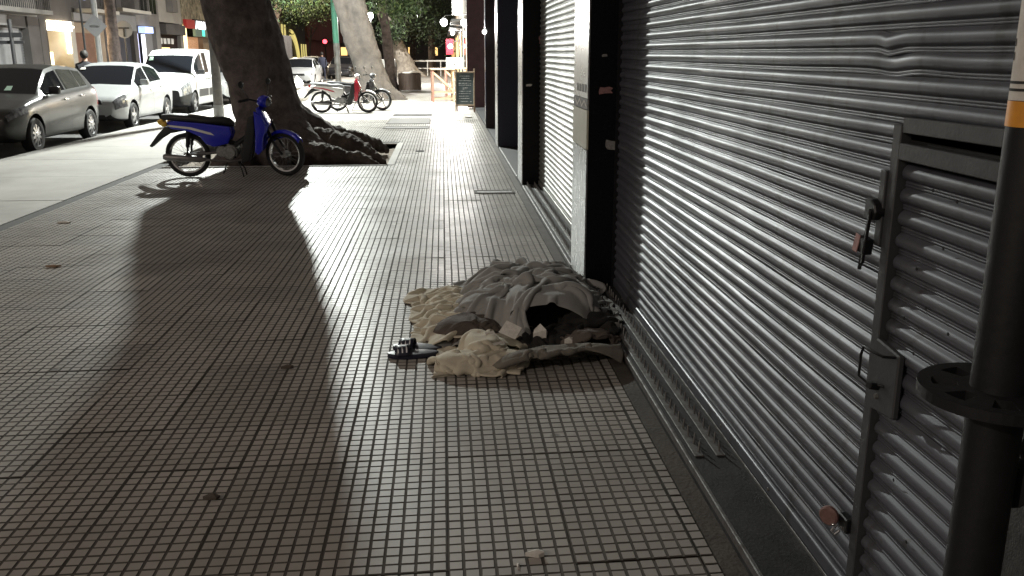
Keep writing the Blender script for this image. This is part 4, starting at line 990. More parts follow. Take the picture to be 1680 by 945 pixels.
    V = [v.co.copy() for v in out.vertices]; by = {}
    for p in out.polygons: by.setdefault(p.material_index, []).append(list(p.vertices))
    body = None
    for q in sorted(by):
        nm, mt = parts.get(q, parts[0]); used = {}; f2 = []
        for p in by[q]: f2.append([used.setdefault(v, len(used)) for v in p])
        mm = bpy.data.meshes.new(nm); mm.from_pydata([V[v] for v in used], [], f2); mm.materials.append(M[mt])
        mm.polygons.foreach_set('use_smooth', [True]*len(mm.polygons))
        bm = bmesh.new(); bm.from_mesh(mm)
        for e in bm.edges:
            if len(e.link_faces) == 2 and e.calc_face_angle(0) > R(40): e.smooth = False
        bm.to_mesh(mm); bm.free()
        o = bpy.data.objects.new(nm, mm); C.objects.link(o); o.parent = t
        if q == 0: body = o
    for wy in sp['wheels']:
        for s in (-1, 1): wheel(t, s*(W - .10), wy, sp['r'], s, sp.get('rim', 'rim'), sp.get('spokes', 10))
    def surf(y, z):             # half width of the body side at a height
        i = int(np.argmin(abs(ys - y))); pts = [(p[1], p[0]) for p in rows[i][1:11]]; zz = [p[0] for p in pts]; return float(np.interp(z, zz, [p[1] for p in pts]))
    # door seams, handles, mirrors, plate, grille
    for s in (-1, 1):
        for y in sp['seams']:
            i = int(np.argmin(abs(ys - y))); z1 = belt[i] - .01; z0 = .30; sm = MB(); L = 10
            for q in range(L):
                a, b = z0 + (z1-z0)*q/L, z0 + (z1-z0)*(q+1)/L
                xa, xb = s*(surf(y, a)+.0015), s*(surf(y, b)+.0015)
                sm.quad((xa, y-.004, a), (xa, y+.004, a), (xb, y+.004, b), (xb, y-.004, b))
            sm.build('door_seam', 'trim_black', t)
        for y in sp['handles']:
            i = int(np.argmin(abs(ys - y))); z = belt[i] - .13; x = s*surf(y, z)
            MB().rbox((x + s*.008, y, z), (.03, .17, .03), (0, 0, 0)).build('door_handle', sp.get('handle_mat', sp['paint']), t, bevel=.009, seg=2, smooth=True)
        y = sp['mirror']; i = int(np.argmin(abs(ys - y))); z = belt[i] + .07; x = s*(wv[i]*.93)
        mi = MB().rbox((x + s*.13, y, z + .02), (.20, .09, .14), (0, 0, -s*.25)).build('wing_mirror', sp.get('mirror_mat', sp['paint']), t, bevel=.03, seg=3, smooth=True)
        MB().rbox((x + s*.02, y+.005, z - .04), (.10, .04, .03)).build('mirror_arm', 'trim_black', mi)
    nz = float(belt[0])
    MB().box(-.19, .19, yf - .012, yf + .03, .40, .50).build('number_plate', 'plate', t, bevel=.004)
    gr = sp.get('grille', (.46, .60, .70)); MB().prism([(-gr[0], gr[1]), (gr[0], gr[1]), (gr[0]*.94, gr[2]), (-gr[0]*.94, gr[2])], 'y', yf - .008, yf + .05).build('grille', 'trim_black', t, bevel=.006)
    if not sp.get('bumper'): MB().prism([(-W*.62, .27), (W*.62, .27), (W*.56, .37), (-W*.56, .37)], 'y', yf - .008, yf + .06).build('air_intake', 'trim_black', t, bevel=.008)
    for ex in sp.get('extra', []): ex(t, ys, belt, roof, wv, rows)
    return t
hatch = dict(ends=(-1.98, 1.98), w=1.72, r=.305, wheels=(-1.25, 1.25), paint='car_grey', lamp='dark_lamp', lamp_rows=(5, 6), lamp_len=.5, nose=.20,
    belt=[(-1.98,.66),(-1.80,.76),(-1.3,.87),(-.75,.94),(0,.98),(.9,1.02),(1.5,1.05),(1.85,1.02),(1.98,.88)],
    roof=[(-1.98,.67),(-1.80,.78),(-1.3,.90),(-.82,.975),(-.05,1.42),(.4,1.48),(1.0,1.46),(1.45,1.40),(1.86,1.05),(1.98,.90)],
    shield=(-.80,-.07), rear=(1.50,1.84), sides=[(-.62,.28),(.34,1.02),(1.05,1.38)], side_glass={1: 'tinted_glass', 2: 'tinted_glass'}, seams=(-.72,.31,1.05), handles=(.14,.92), handle_mat='chrome', mirror=-.52, mirror_mat='car_dark', rim='rim', spokes=10)
CX = -7.93
def screen_sticker(sx, sy0, zoff, m):
    def f(t, ys, belt, roof, wv, rows):
        y0, y1 = sy0
        i0, i1 = int(np.argmin(abs(ys-y0))), int(np.argmin(abs(ys-y1)))
        a, b = rows[i0][12], rows[i1][12]
        MB().quad((sx-.06, ys[i0], a[1]+.012), (sx+.06, ys[i0], a[1]+.012), (sx+.05, ys[i1], b[1]+.012), (sx-.05, ys[i1], b[1]+.012)).build('screen_sticker', m, t)
    return f
h1 = dict(hatch); h1['extra'] = [screen_sticker(.2, (-.70,-.58), 0, 'sticker_green')]
car('dark grey hatchback nearest the camera at the kerb', (CX, 17.55, -.13), h1, group='cars parked along the kerb')
sedan = dict(ends=(-2.12, 2.12), w=1.73, r=.305, wheels=(-1.27, 1.28), paint='car_pearl', lamp='dark_lamp', lamp_rows=(4, 5, 6), lamp_len=.48, nose=.20,
    belt=[(-2.12,.64),(-1.94,.74),(-1.4,.86),(-.85,.93),(0,.97),(1.0,1.02),(1.6,1.05),(2.0,1.03),(2.12,.90)],
    roof=[(-2.12,.65),(-1.94,.76),(-1.4,.89),(-.90,.965),(-.12,1.41),(.35,1.475),(.85,1.44),(1.15,1.36),(1.62,1.09),(2.0,1.05),(2.12,.91)],
    shield=(-.88,-.14), rear=(1.05,1.58), sides=[(-.70,.18),(.25,1.12)], seams=(-.80,.21,1.05), handles=(.05,.90), mirror=-.60, rim='rim', spokes=5)
s1 = dict(sedan); s1['extra'] = [screen_sticker(-.55, (-.32,-.22), 0, 'white_paper')]
car('white saloon with dark headlights parked behind the grey hatchback', (CX, 22.65, -.13), s1, group='cars parked along the kerb')
van = dict(ends=(-2.02, 2.02), w=1.70, r=.31, wheels=(-1.30, 1.40), paint='car_white', lamp='lamp_glass', lamp_rows=(4, 5, 6), lamp_len=.46, nose=.24, bumper=True, tumble=.08,
    belt=[(-2.02,.74),(-1.85,.84),(-1.45,.99),(-1.05,1.08),(0,1.08),(1.0,1.08),(1.9,1.08),(2.02,1.0)],
    roof=[(-2.02,.75),(-1.85,.86),(-1.45,1.03),(-1.08,1.12),(-.42,1.62),(.0,1.78),(.4,1.81),(1.8,1.80),(1.95,1.72),(2.02,1.1)],
    shield=(-1.06,-.40), rear=(1.90,1.97), sides=[(-.80,.12),(.20,.66)], seams=(-.95,.16,1.2), handles=(.12,.40), handle_mat='trim_black', mirror=-.72, mirror_mat='trim_black', rim='rim_grey', spokes=5, rub=[(-.85,.24),(.32,1.0)], grille=(.30,.66,.72))
v1 = dict(van); v1['extra'] = [screen_sticker(-.52, (-.62,-.46), 0, 'sticker_green')]
car('white panel van with black bumper parked behind the white saloon', (CX, 28.0, -.13), v1, group='cars parked along the kerb', name='parked_van', cat='van')
suv = dict(hatch); suv.update(paint='car_silver', lamp='lamp_glass', extra=[], handle_mat='car_silver', mirror_mat='car_silver')
suv['roof'] = [(a, b + (.12 if b > 1.2 else .05)) for a, b in hatch['roof']]; suv['belt'] = [(a, b + .06) for a, b in hatch['belt']]
car('silver car half hidden between the grey pole and the leaning trunk', (CX, 33.0, -.13), suv, group='cars parked along the kerb')
old = dict(sedan); old.update(paint='car_pearl', lamp='lamp_glass', lamp_rows=(5, 6), lamp_len=.25, nose=.08, extra=[])
car('old white saloon parked beyond the leaning trunk', (-7.45, 49.2, -.13), old, group='cars parked along the kerb')
dk = dict(hatch); dk.update(paint='car_dark', lamp='lamp_glass', extra=[], handle_mat='car_dark')
car('dark hatchback with white bonnet glare beyond the green pole', (-7.0, 64.5, -.13), dk)
wt = dict(hatch); wt.update(paint='car_white', lamp='lamp_glass', extra=[])
car('white hatchback far along the road beyond the standing person', (-10.2, 72, -.13), wt)
bl = dict(sedan); bl.update(paint='car_blue', lamp='lamp_glass', extra=[])
car('dark car parked across the road, only its roof showing', (-12.2, 47, -.13), bl)
car('grey car far down beside the white cabinet', (-5.9, 74, -.13), dict(suv))
# dark lorry body behind the old saloon
t = thing('parked_lorry', 'dark box lorry standing beyond the old white saloon', 'lorry', (-10.6, 56, -.13))
box('cargo_box', 'wall_dark', t, -1.15, 1.15, -1.6, 3, .75, 2.75, bevel=.03); box('cab', 'car_dark', t, -1.05, 1.05, -3.1, -1.65, .5, 2.2, bevel=.12, seg=3)
box('windscreen', 'glass', t, -.9, .9, -3.12, -3.06, 1.35, 1.95, bevel=.02)
for wy in (-2.3, 1.8):
    for s in (-1, 1): wheel(t, s*.98, wy, .42, s, 'rim_grey', 5)

# ------------------------------------------------------------------ mopeds
def plate(mb, poly, y0, y1): return mb.prism(poly, 'y', y0, y1)
def spoked(parent, x, r, steer=0, cast=False, tw=.035, pivot=None):
    ty = MB().lathe([(r-.055,-.028),(r-.03,-.036),(r-.008,-.026),(r,0),(r-.008,.026),(r-.03,.036),(r-.055,.028)], (0,0,0), 'y', 40, closed=True).build('wheel', 'tyre', parent, smooth=True)
    ty.location = (x, 0, r); ty.rotation_euler = (0, 0, steer)
    rm = MB().lathe([(r-.056,-.024),(r-.075,-.020),(r-.075,.020),(r-.056,.024)], (0,0,0), 'y', 40, closed=True).build('rim', 'chrome' if not cast else 'rim', ty, smooth=True)
    MB().tube([(0,-.055,0),(0,.055,0)], .045, 16).build('hub', 'engine_metal', ty, smooth=True)
    if cast:
        for k in range(5):
            a = 2*math.pi*k/5; MB().tube([(.03*math.cos(a),0,.03*math.sin(a)), ((r-.07)*math.cos(a+.12),0,(r-.07)*math.sin(a+.12))], [.017,.012], 6).build('spoke', 'rim', ty)
    else:
        for k in range(28):
            a = 2*math.pi*k/28; b = a + (.5 if k % 2 else -.5); sd = .03 if (k//2) % 2 else -.03
            MB().tube([(.04*math.cos(b), sd, .04*math.sin(b)), ((r-.073)*math.cos(a), 0, (r-.073)*math.sin(a))], .0018, 4).build('spoke', 'chrome', ty)
    return ty
def moped(label, loc, rz, c1, c2, seatm, cast=False, steer=0, lean=0, tail='amber_lamp', rack=False, shield='trim_black', stripe='bike_white', guard=None):
    t = thing('moped', label, 'motorcycle', loc, rz); t.rotation_euler = (lean, 0, rz)
    WB = 1.23; r = .285
    spoked(t, 0, r, 0, cast); spoked(t, WB, r, steer, cast)
    B = lambda nm, m, poly, y0, y1, bev=.012, seg=2: plate(MB(), poly, y0, y1).build(nm, m, t, bevel=bev, seg=seg, smooth=True)
    for s in (-1, 1):
        a, b = (.075, .125) if s > 0 else (-.125, -.075)
        sp_ = B('side_panel', c1, [(-.26,.70),(-.10,.735),(.25,.70),(.58,.655),(.60,.56),(.54,.44),(.36,.40),(.26,.44),(.20,.53),(.06,.60),(-.14,.635)], a, b, .02, 3)
        MB().prism([(-.20,.69),(.10,.655),(.34,.585),(.38,.55),(.30,.565),(.08,.63),(-.18,.665)], 'y', s*.125 - .0015, s*.125 + .0035).build('stripe', stripe, sp_)
    B('undertray', 'trim_black', [(-.2,.68),(.5,.64),(.5,.50),(.3,.46),(.1,.60)], -.07, .07)
    # seat: a lofted cushion
    st = MB(); xs = np.linspace(-.27, .62, 16); n = 12
    for x in xs:
        top = np.interp(x, [-.27,-.15,.10,.30,.48,.57,.62], [.805,.815,.80,.765,.775,.75,.70]); bot = np.interp(x, [-.27,.1,.62], [.74,.71,.645]); wd_ = np.interp(x, [-.27,-.1,.3,.62], [.07,.12,.115,.05])
        for k in range(n):
            a = 2*math.pi*k/n; ca, sa = math.cos(a), math.sin(a)
            st.v.append((x, wd_*np.sign(ca)*abs(ca)**.6, (top+bot)/2 + (top-bot)/2*np.sign(sa)*abs(sa)**.6))
    for i in range(len(xs)-1):
        for k in range(n): st.f.append((i*n+k, i*n+(k+1)%n, (i+1)*n+(k+1)%n, (i+1)*n+k)); st.mi.append(0)
    st.f += [tuple(range(n))[::-1], tuple((len(xs)-1)*n+k for k in range(n))]; st.mi += [0, 0]
    st.build('seat', seatm, t, smooth=True, sharp=70)
    # tail, lamp, mudguards
    B('rear_mudguard', 'trim_black', [(-.10,.66),(-.24,.655),(-.34,.56),(-.46,.41),(-.43,.39),(-.30,.50),(-.18,.57),(0,.60)], -.055, .055)
    B('tail_lamp', tail, [(-.25,.75),(-.33,.735),(-.31,.68),(-.23,.665)], -.075, .075, .015)
    for s in (-1, 1): MB().ball((-.22, s*.155, .70), .034, 8, (1.2,.8,1)).build('turn_signal', 'amber_lamp' if tail == 'amber_lamp' else 'white_rubber', t, smooth=True)
    if rack: MB().tube([(-.12,-.11,.83),(-.38,-.11,.87),(-.40,0,.87),(-.38,.11,.87),(-.12,.11,.83)], .009, 6).tube([(-.25,-.11,.85),(-.25,.11,.85)], .007, 6).build('rack', 'black_metal', t, smooth=True)
    # frame, swing arm, shocks, engine, exhaust
    MB().tube([(.38,0,.52),(.62,0,.42),(.88,0,.60),(.98,0,.86)], .035, 10).build('frame', 'trim_black', t, smooth=True)
    for s in (-1, 1):
        MB().tube([(0,s*.075,r),(.42,s*.075,.33)], .018, 8).build('swing_arm', 'exhaust', t, smooth=True)
        sh_ = MB().tube([(.02,s*.10,.30),(.03,s*.10,.40)], .014, 8).tube([(.03,s*.10,.40),(.05,s*.10,.60)], .026, 10).build('shock_absorber', 'black_metal', t, smooth=True)
    eng = MB().tube([(.56,-.13,.33),(.56,.13,.33)], .095, 20).tube([(.45,-.10,.34),(.45,.10,.34)], .075, 16).build('engine', 'engine_metal', t, bevel=.008, smooth=True)
    for k in range(6): MB().rbox((.70 + k*.022, 0, .37 + k*.004), (.012, .15, .13)).build('cooling_fin', 'engine_metal', eng)
    MB().tube([(.56,-.135,.33),(.56,-.155,.33)], .07, 20).build('clutch_cover', 'engine_metal', eng, bevel=.006, smooth=True)
    MB().tube([(.80,-.03,.33),(.76,-.10,.235),(.55,-.13,.215),(.32,-.135,.235),(.20,-.135,.25)], .016, 8).tube([(.24,-.14,.243),(.18,-.145,.25),(-.24,-.15,.285),(-.27,-.15,.288)], [.022,.040,.043,.030], 14).build('exhaust', 'exhaust', t, smooth=True)
    MB().tube([(.5,.09,.25),(.38,.20,.004)], .009, 6).build('side_stand', 'black_metal', t)
    MB().tube([(.62,-.02,.22),(.68,-.09,.10),(.70,-.10,.004)], .010, 6).tube([(.62,.02,.22),(.68,.09,.10),(.70,.10,.004)], .010, 6).build('centre_stand', 'black_metal', t, smooth=True)
    MB().tube([(.62,-.22,.27),(.62,.22,.27)], .012, 8).build('foot_peg', 'trim_black', t)
    # leg shield, front body
    for s in (-1, 1):
        a, b = (.05, .19) if s > 0 else (-.19, -.05)
        B('leg_shield', shield, [(.82,.78),(.90,.80),(.90,.62),(.86,.42),(.80,.22),(.70,.20),(.70,.34),(.76,.52)], a, b, .02, 3)
        B('front_cowl', c2, [(.90,.86),(1.00,.80),(1.05,.66),(1.00,.52),(.98,.36),(.92,.30),(.88,.34),(.90,.56)], s*.17 - .03, s*.17 + .03, .02, 3)
    B('front_panel', c2, [(.92,.90),(.99,.86),(1.07,.68),(1.02,.55),(.96,.60),(.92,.78)], -.14, .14, .03, 3)
    # steering: fork, mudguard, handlebar, headlamp, mirrors
    f = bpy.data.objects.new('fork', None)
    fk = MB().tube([(.95-WB,0,.90),(.99-WB,0,.74)], .022, 10)
    for s in (-1, 1): fk.tube([(1.00-WB,s*.075,.70),(1.10-WB,s*.075,.46),(1.23-WB,s*.075,r)], [.022,.020,.016], 10)
    fo = fk.build('fork', 'black_metal', t, smooth=True); fo.location = (WB, 0, 0)
    fo.matrix_local = Matrix.Translation((WB, 0, 0)) @ Matrix.Rotation(steer, 4, 'Z')
    mg = MB(); pr = []
    for k in range(13):
        a = R(140 - k*8.5); rr = r + .028; pr.append((rr*math.cos(a), r + rr*math.sin(a)))
    for i, (x, z) in enumerate(pr):
        for y, dz in ((-.055,-.035), (-.04,0), (0,.008), (.04,0), (.055,-.035)): mg.v.append((x*(1 + dz*.5), y, z + dz))
    for i in range(len(pr)-1):
        for k in range(4): mg.f.append((i*5+k, i*5+k+1, (i+1)*5+k+1, (i+1)*5+k)); mg.mi.append(0)
    go = mg.build('front_mudguard', guard or c2, fo, smooth=True, sharp=180); sd = go.modifiers.new('s', 'SOLIDIFY'); sd.thickness = .006
    MB().tube([(.86-WB,-.33,.98),(.90-WB,-.20,.99),(.94-WB,-.06,.95),(.94-WB,.06,.95),(.90-WB,.20,.99),(.86-WB,.33,.98)], .012, 8).build('handlebar', 'black_metal', fo, smooth=True)
    for s in (-1, 1):
        MB().tube([(.84-WB,s*.36,.975),(.885-WB,s*.23,.99)], .018, 10).build('grip', 'tyre', fo, smooth=True)
        MB().tube([(.89-WB,s*.20,.99),(.86-WB,s*.27,1.10),(.85-WB,s*.29,1.14)], .006, 6).build('mirror_stalk', 'black_metal', fo, smooth=True)
        MB().ball((.85-WB,s*.30,1.18), .055, 8, (.35,1,.8)).build('mirror', 'trim_black', fo, smooth=True)
    MB().ball((.97-WB,0,.95), .10, 10, (.85,1.15,.8)).build('headlamp_cowl', guard or c2, fo, smooth=True)
    MB().ball((1.02-WB,0,.945), .075, 10, (.6,1.0,.8)).build('headlamp', 'dark_lamp', fo, smooth=True)
    return t
moped('blue moped with black seat standing before the leaning tree', (-3.30, 11.85, 0), R(1), 'bike_blue', 'bike_blue', 'seat_vinyl', steer=R(-24), lean=R(3))
moped('white and red moped with grey seat beside the twin-stemmed tree', (-3.27, 24.75, 0), R(2), 'bike_white', 'bike_red', 'seat_grey', steer=R(-12), stripe='bike_red', tail='red_lamp', guard='bike_white')
moped('dark grey motorcycle with luggage rack behind the white and red moped', (-2.95, 25.75, 0), R(3), 'bike_grey', 'bike_grey', 'seat_vinyl', cast=True, steer=R(-20), tail='red_lamp', rack=True, stripe='bike_grey')

# ================================================================== STREET FURNITURE
def post(name, label, cat, loc, segs, n=14):
    t = thing(name, label, cat, loc)
    for nm, m, path, rad in segs: MB().tube(path, rad, n).build(nm, m, t, smooth=True)
    return t
post('utility_pole', 'thick grey concrete pole left of the leaning trunk', 'pole', (-5.5, 22.7, 0), [('shaft', 'pole_grey', [(0,0,0),(0,0,3),(0,0,7)], [.115,.105,.09]), ('base_sleeve', 'pole_pale', [(0,0,0),(0,0,.34)], .125)])
post('painted_pole', 'slim pole painted green above and pale grey below', 'pole', (-4.62, 41, 0), [('lower_shaft', 'pole_pale', [(0,0,0),(-.03,0,2.0)], .13), ('upper_shaft', 'pole_green', [(-.03,0,2.0),(-.12,0,7)], .13)])
t = post('sign_pole', 'pale pole across the road carrying a diamond sign seen from behind', 'sign', (-13.6, 37.7, 0), [('shaft', 'pole_pale', [(0,0,0),(0,0,6)], .11)])
MB().prism([(0,2.15),(.46,2.6),(0,3.05),(-.46,2.6)], 'y', -.14, -.12).build('diamond_plate', 'sign_pale', t); box('clamp', 'steel', t, -.16, .16, -.17, .12, 2.56, 2.63)
t = post('round_sign', 'round sign seen from behind on a thin post before the dark doors', 'sign', (-13.6, 40.9, 0), [('shaft', 'black_metal', [(0,0,0),(0,0,2.75)], .03)])
MB().lathe([(.0001,-.03),(.36,-.03),(.36,-.05),(.0001,-.05)], (0,0,2.55), 'y', 32).build('disc', 'sign_pale', t); box('bracket_bar', 'ink', t, -.22, .22, -.075, -.052, 2.58, 2.64); box('bracket_stem', 'ink', t, -.035, .035, -.076, -.053, 2.25, 2.579)
t = post('street_name_post', 'dark slanted post with crossed boards before the leftmost shutter', 'sign', (-13.7, 30.6, 0), [('shaft', 'balcony_iron', [(0,0,0),(.0,0,2.6)], .06)])
box('board', 'balcony_iron', t, -.9, .35, -.05, -.02, 2.05, 2.2); box('board', 'balcony_iron', t, -.9, .35, .02, .05, 1.85, 1.95)
t = thing('blue_lamp', 'small blue-white lamp behind the diamond sign pole', 'lamp', (-13.9, 37.0, 3.75))
MB().ball((0,0,0), .13, 8).build('bulb', 'glow_bulb', t, smooth=True); MB().ball((.22,0,-.05), .16, 8).build('lens', 'glow_blue', t, smooth=True); MB().tube([(0,.1,-3.75),(0,.1,.1)], .04, 8).build('shaft', 'balcony_iron', t)
# chalkboard, tables, cabinet, planter, rubbish
t = thing('chalkboard', 'A-frame chalkboard with handwritten menu on the pavement', 'chalkboard', (.60, 24.9, 0), R(-6)); 
cb = MB().rbox((0,-.08,.62), (.47,.02,.86), (R(-9),0,0)).build('slate', 'slate', t)
for c_, s_ in (((-.25,-.085,.58),(.035,.04,1.16)), ((.25,-.085,.58),(.035,.04,1.16)), ((0,-.015,1.06),(.535,.045,.04)), ((0,-.155,.19),(.535,.045,.04))):
    MB().rbox(c_, s_, (R(-9),0,0)).build('frame_bar', 'wood', t, bevel=.004)
for s in (-1, 1): MB().rbox((s*.24,.10,.56), (.03,.03,1.14), (R(9),0,0)).build('rear_leg', 'red_wood', t)
rr = random.Random(4)
for k, (z, a, b) in enumerate([(.96,-.15,.14),(.90,-.10,.12),(.84,-.17,.17),(.77,-.17,.17),(.72,-.17,.17),(.65,-.06,.08),(.62,-.06,.07),(.56,-.16,.17),(.50,-.17,.15),(.43,-.16,.10),(.37,-.17,.12),(.29,-.12,.10),(.285,.14,.18)]):
    mb = MB(); x = a
    while x < b:
        w_ = rr.uniform(.02, .06); h = rr.uniform(.008, .02)
        y = -.08 - .0115 - (z-.62)*-math.tan(R(9))
        mb.add([(x, y, z-h/2), (min(x+w_, b), y, z-h/2+rr.uniform(-.004,.004)), (min(x+w_, b), y, z+h/2), (x, y, z+h/2)], [(0,1,2,3)]); x += w_ + rr.uniform(.004, .014)
    mb.build('chalk_line', 'chalk', cb)
def high_table(label, loc, rz):
    t = thing('high_table', label, 'table', loc, rz)
    box('tabletop', 'wood', t, -.40, .40, -.35, .35, 1.03, 1.08, bevel=.008)
    for sx in (-1, 1):
        for sy in (-1, 1): MB().rbox((sx*.34, sy*.29, .515), (.06,.06,1.03)).build('leg', 'red_wood' if sx < 0 else 'wood', t, bevel=.004)
        MB().rbox((sx*.34, 0, .55), (.04,.04,.95), (R(38),0,0)).build('brace', 'wood', t)
    for sy in (-1, 1):
        MB().rbox((0, sy*.29, .30), (.62,.03,.06)).build('rail', 'wood', t); MB().rbox((0, sy*.29, .66), (.90,.03,.06), (0,R(42),0)).build('brace', 'wood', t)
        MB().rbox((0, sy*.29, .10), (.62,.03,.06)).build('rail', 'wood', t)
high_table('tall wooden cross-braced table left of the chalkboard', (-.02, 30.6, 0), R(5))
high_table('second tall wooden table by the shop window behind the chalkboard', (.45, 32.0, 0), R(-4))
t = thing('white_crate', 'white box with dark emblem standing on the tall table', 'box', (.40, 31.9, 1.08))
box('case', 'white_paint', t, -.28, .28, -.15, .15, 0, .34, bevel=.01)
MB().prism([(-.10,.20),(-.06,.20),(0,.12),(.06,.20),(.10,.20),(0,.06)], 'y', -.156, -.1505).build('emblem', 'ink', t)
t = thing('utility_cabinet', 'bright white utility cabinet with dark post between the trees', 'cabinet', (-2.62, 44.6, 0))
box('case', 'white_paint', t, -.37, .33, -.25, .25, .02, 1.28, bevel=.015); box('side_post', 'black_metal', t, .345, .40, -.05, .05, 0, 1.15); box('plinth', 'concrete', t, -.38, .34, -.26, .26, 0, .019)
t = thing('planter_box', 'dark brown wooden planter box on the pavement past the mopeds', 'planter', (-1.43, 39.7, 0))
for k in range(6): box('plank', 'planter', t, -.46 + k*.154, -.46 + k*.154 + .148, -.42, -.38, .03, .74, bevel=.004)
for k in range(6): box('plank', 'planter', t, -.46 + k*.154, -.46 + k*.154 + .148, .38, .42, .03, .74, bevel=.004)
for s in (-1, 1): box('side_panel', 'planter', t, s*.46 - .02, s*.46 + .02, -.375, .375, .03, .74, bevel=.004)
box('soil', 'soil', t, -.43, .43, -.37, .37, .05, .66)
MB().tube([(-.3,-.3,.76),(-.05,-.34,.74),(.1,-.3,.80),(.36,-.2,.78)], [.03,.05,.05,.03], 8).build('draped_cloth', 'white_paper', t, smooth=True)
def bag(label, loc, s, m='plastic_bag', seed=0):
    me = MB().ball((0,0,s*.55), s*.62, 12, (1,.9,.9)); rr = random.Random(seed)
    me.v = [(v[0]*(1+.25*noise.noise(Vector((v[0]*7/s*.3+seed, v[1]*7/s*.3, v[2]*7/s*.3)))), v[1], max(.0, v[2]*(1+.35*noise.noise(Vector((v[1]*3/s+seed, v[0]*3/s, 2)))))) for v in me.v]
    t = thing('rubbish_bag', label, 'rubbish bag', loc, 0, 'rubbish bags at the kerb')
    me.build('sack', m, t, smooth=True, sharp=180); MB().tube([(0,0,s*1.0),(.02,0,s*1.15),(.06,.02,s*1.28)], [.05*s/.4,.03,.06], 8).build('knot', m, t, smooth=True)
bag('white rubbish bag at the foot of the heap beyond the leaning trunk', (-4.72, 30.9, 0), .36, seed=1); bag('white rubbish bag tossed on top of the heap beyond the trunk', (-4.95, 31.3, .30), .40, seed=2); bag('white rubbish bag farthest left in the heap behind the trunk', (-5.45, 31.4, 0), .42, seed=3)
t = thing('cardboard_box', 'brown cardboard box propped in the rubbish heap by the trunk', 'box', (-5.12, 30.6, 0)); box('carton', 'cardboard', t, -.2, .2, -.2, .2, 0, .55, bevel=.006); box('flap', 'cardboard', t, -.2, .2, -.38, -.205, .50, .51)
t = thing('barrier', 'pale railing crossing the far pavement', 'railing', (-.8, 66, 0))
box('top_rail', 'white_paint', t, -2.2, 1.6, -.03, .03, 1.0, 1.1); box('lower_rail', 'white_paint', t, -2.2, 1.6, -.03, .03, .5, .56)
for k in range(5): box('upright', 'white_paint', t, -2.2 + k*.94, -2.14 + k*.94, -.031, .031, 0, 1.0)
# globe lamp among the trees
t = thing('globe_lamp', 'glaring white lamp shining between the tree trunks', 'lamp', (-3.55, 46.5, 0))
MB().tube([(0,0,0),(0,0,3.25)], .05, 10).build('post', 'black_metal', t); MB().ball((0,0,3.36), .17, 10).build('globe', 'glow_white', t, smooth=True)
lamp('globe_light', 'POINT', (0, -.3, 3.36), 5000, (1,.97,.9), .18, t)

# ================================================================== PEOPLE
def person(label, loc, rz, joints, edges, mats=('dark_clothes', 'hair')):
    t = thing('person', label, 'person', loc, rz)
    me = bpy.data.meshes.new('body'); me.from_pydata([j[:3] for j in joints], edges, [])
    o = bpy.data.objects.new('body', me); C.objects.link(o)
    o.modifiers.new('k', 'SKIN'); s = o.modifiers.new('s', 'SUBSURF'); s.levels = 2; s.render_levels = 2
    for i, j in enumerate(joints): me.skin_vertices[0].data[i].radius = (j[3], j[3]*(j[4] if len(j) > 4 else 1))
    me.skin_vertices[0].data[0].use_root = True
    m2 = eval_mesh(o, 'body'); bpy.data.objects.remove(o); m2.materials.clear(); m2.materials.append(M[mats[0]]); m2.materials.append(M['skin']); 
    hz = joints[4][2]
    for p in m2.polygons:
        p.use_smooth = True; c = p.center
        if c.z > joints[3][2] + .02 : p.material_index = 1
    o = bpy.data.objects.new('body', m2); C.objects.link(o); o.parent = t
    MB().ball((joints[5][0], joints[5][1]+.02, joints[5][2]+.02), .115, 10, (.92,1.08,1.12)).build('hair', mats[1], t, smooth=True)
    return t
J = [(0,0,.95,.15,.8),(0,0,1.15,.15,.75),(0,0,1.36,.17,.7),(0,0,1.47,.06),(0,-.01,1.55,.075),(0,-.01,1.64,.095),
     (-.20,0,1.38,.06),(-.25,.02,1.12,.05),(-.22,-.08,.90,.04),(-.21,-.10,.82,.035),(.20,0,1.38,.06),(.25,.02,1.12,.05),(.22,-.08,.90,.04),(.21,-.10,.82,.035),
     (-.10,0,.86,.10),(-.11,-.01,.48,.07),(-.12,.02,.09,.05),(-.12,-.12,.04,.04),(.10,0,.86,.10),(.12,.03,.48,.07),(.13,.10,.09,.05),(.13,-.03,.04,.04)]
E_ = [(0,1),(1,2),(2,3),(3,4),(4,5),(2,6),(6,7),(7,8),(8,9),(2,10),(10,11),(11,12),(12,13),(0,14),(14,15),(15,16),(16,17),(0,18),(18,19),(19,20),(20,21)]
person('person in dark clothes standing in the road far beyond the saloon', (-7.75, 60, -.13), R(10), J, E_, ('navy_clothes', 'hair'))
person('dark-haired person in dark clothes behind the white saloon roof', (-9.9, 26.3, -.13), R(200), J, E_)

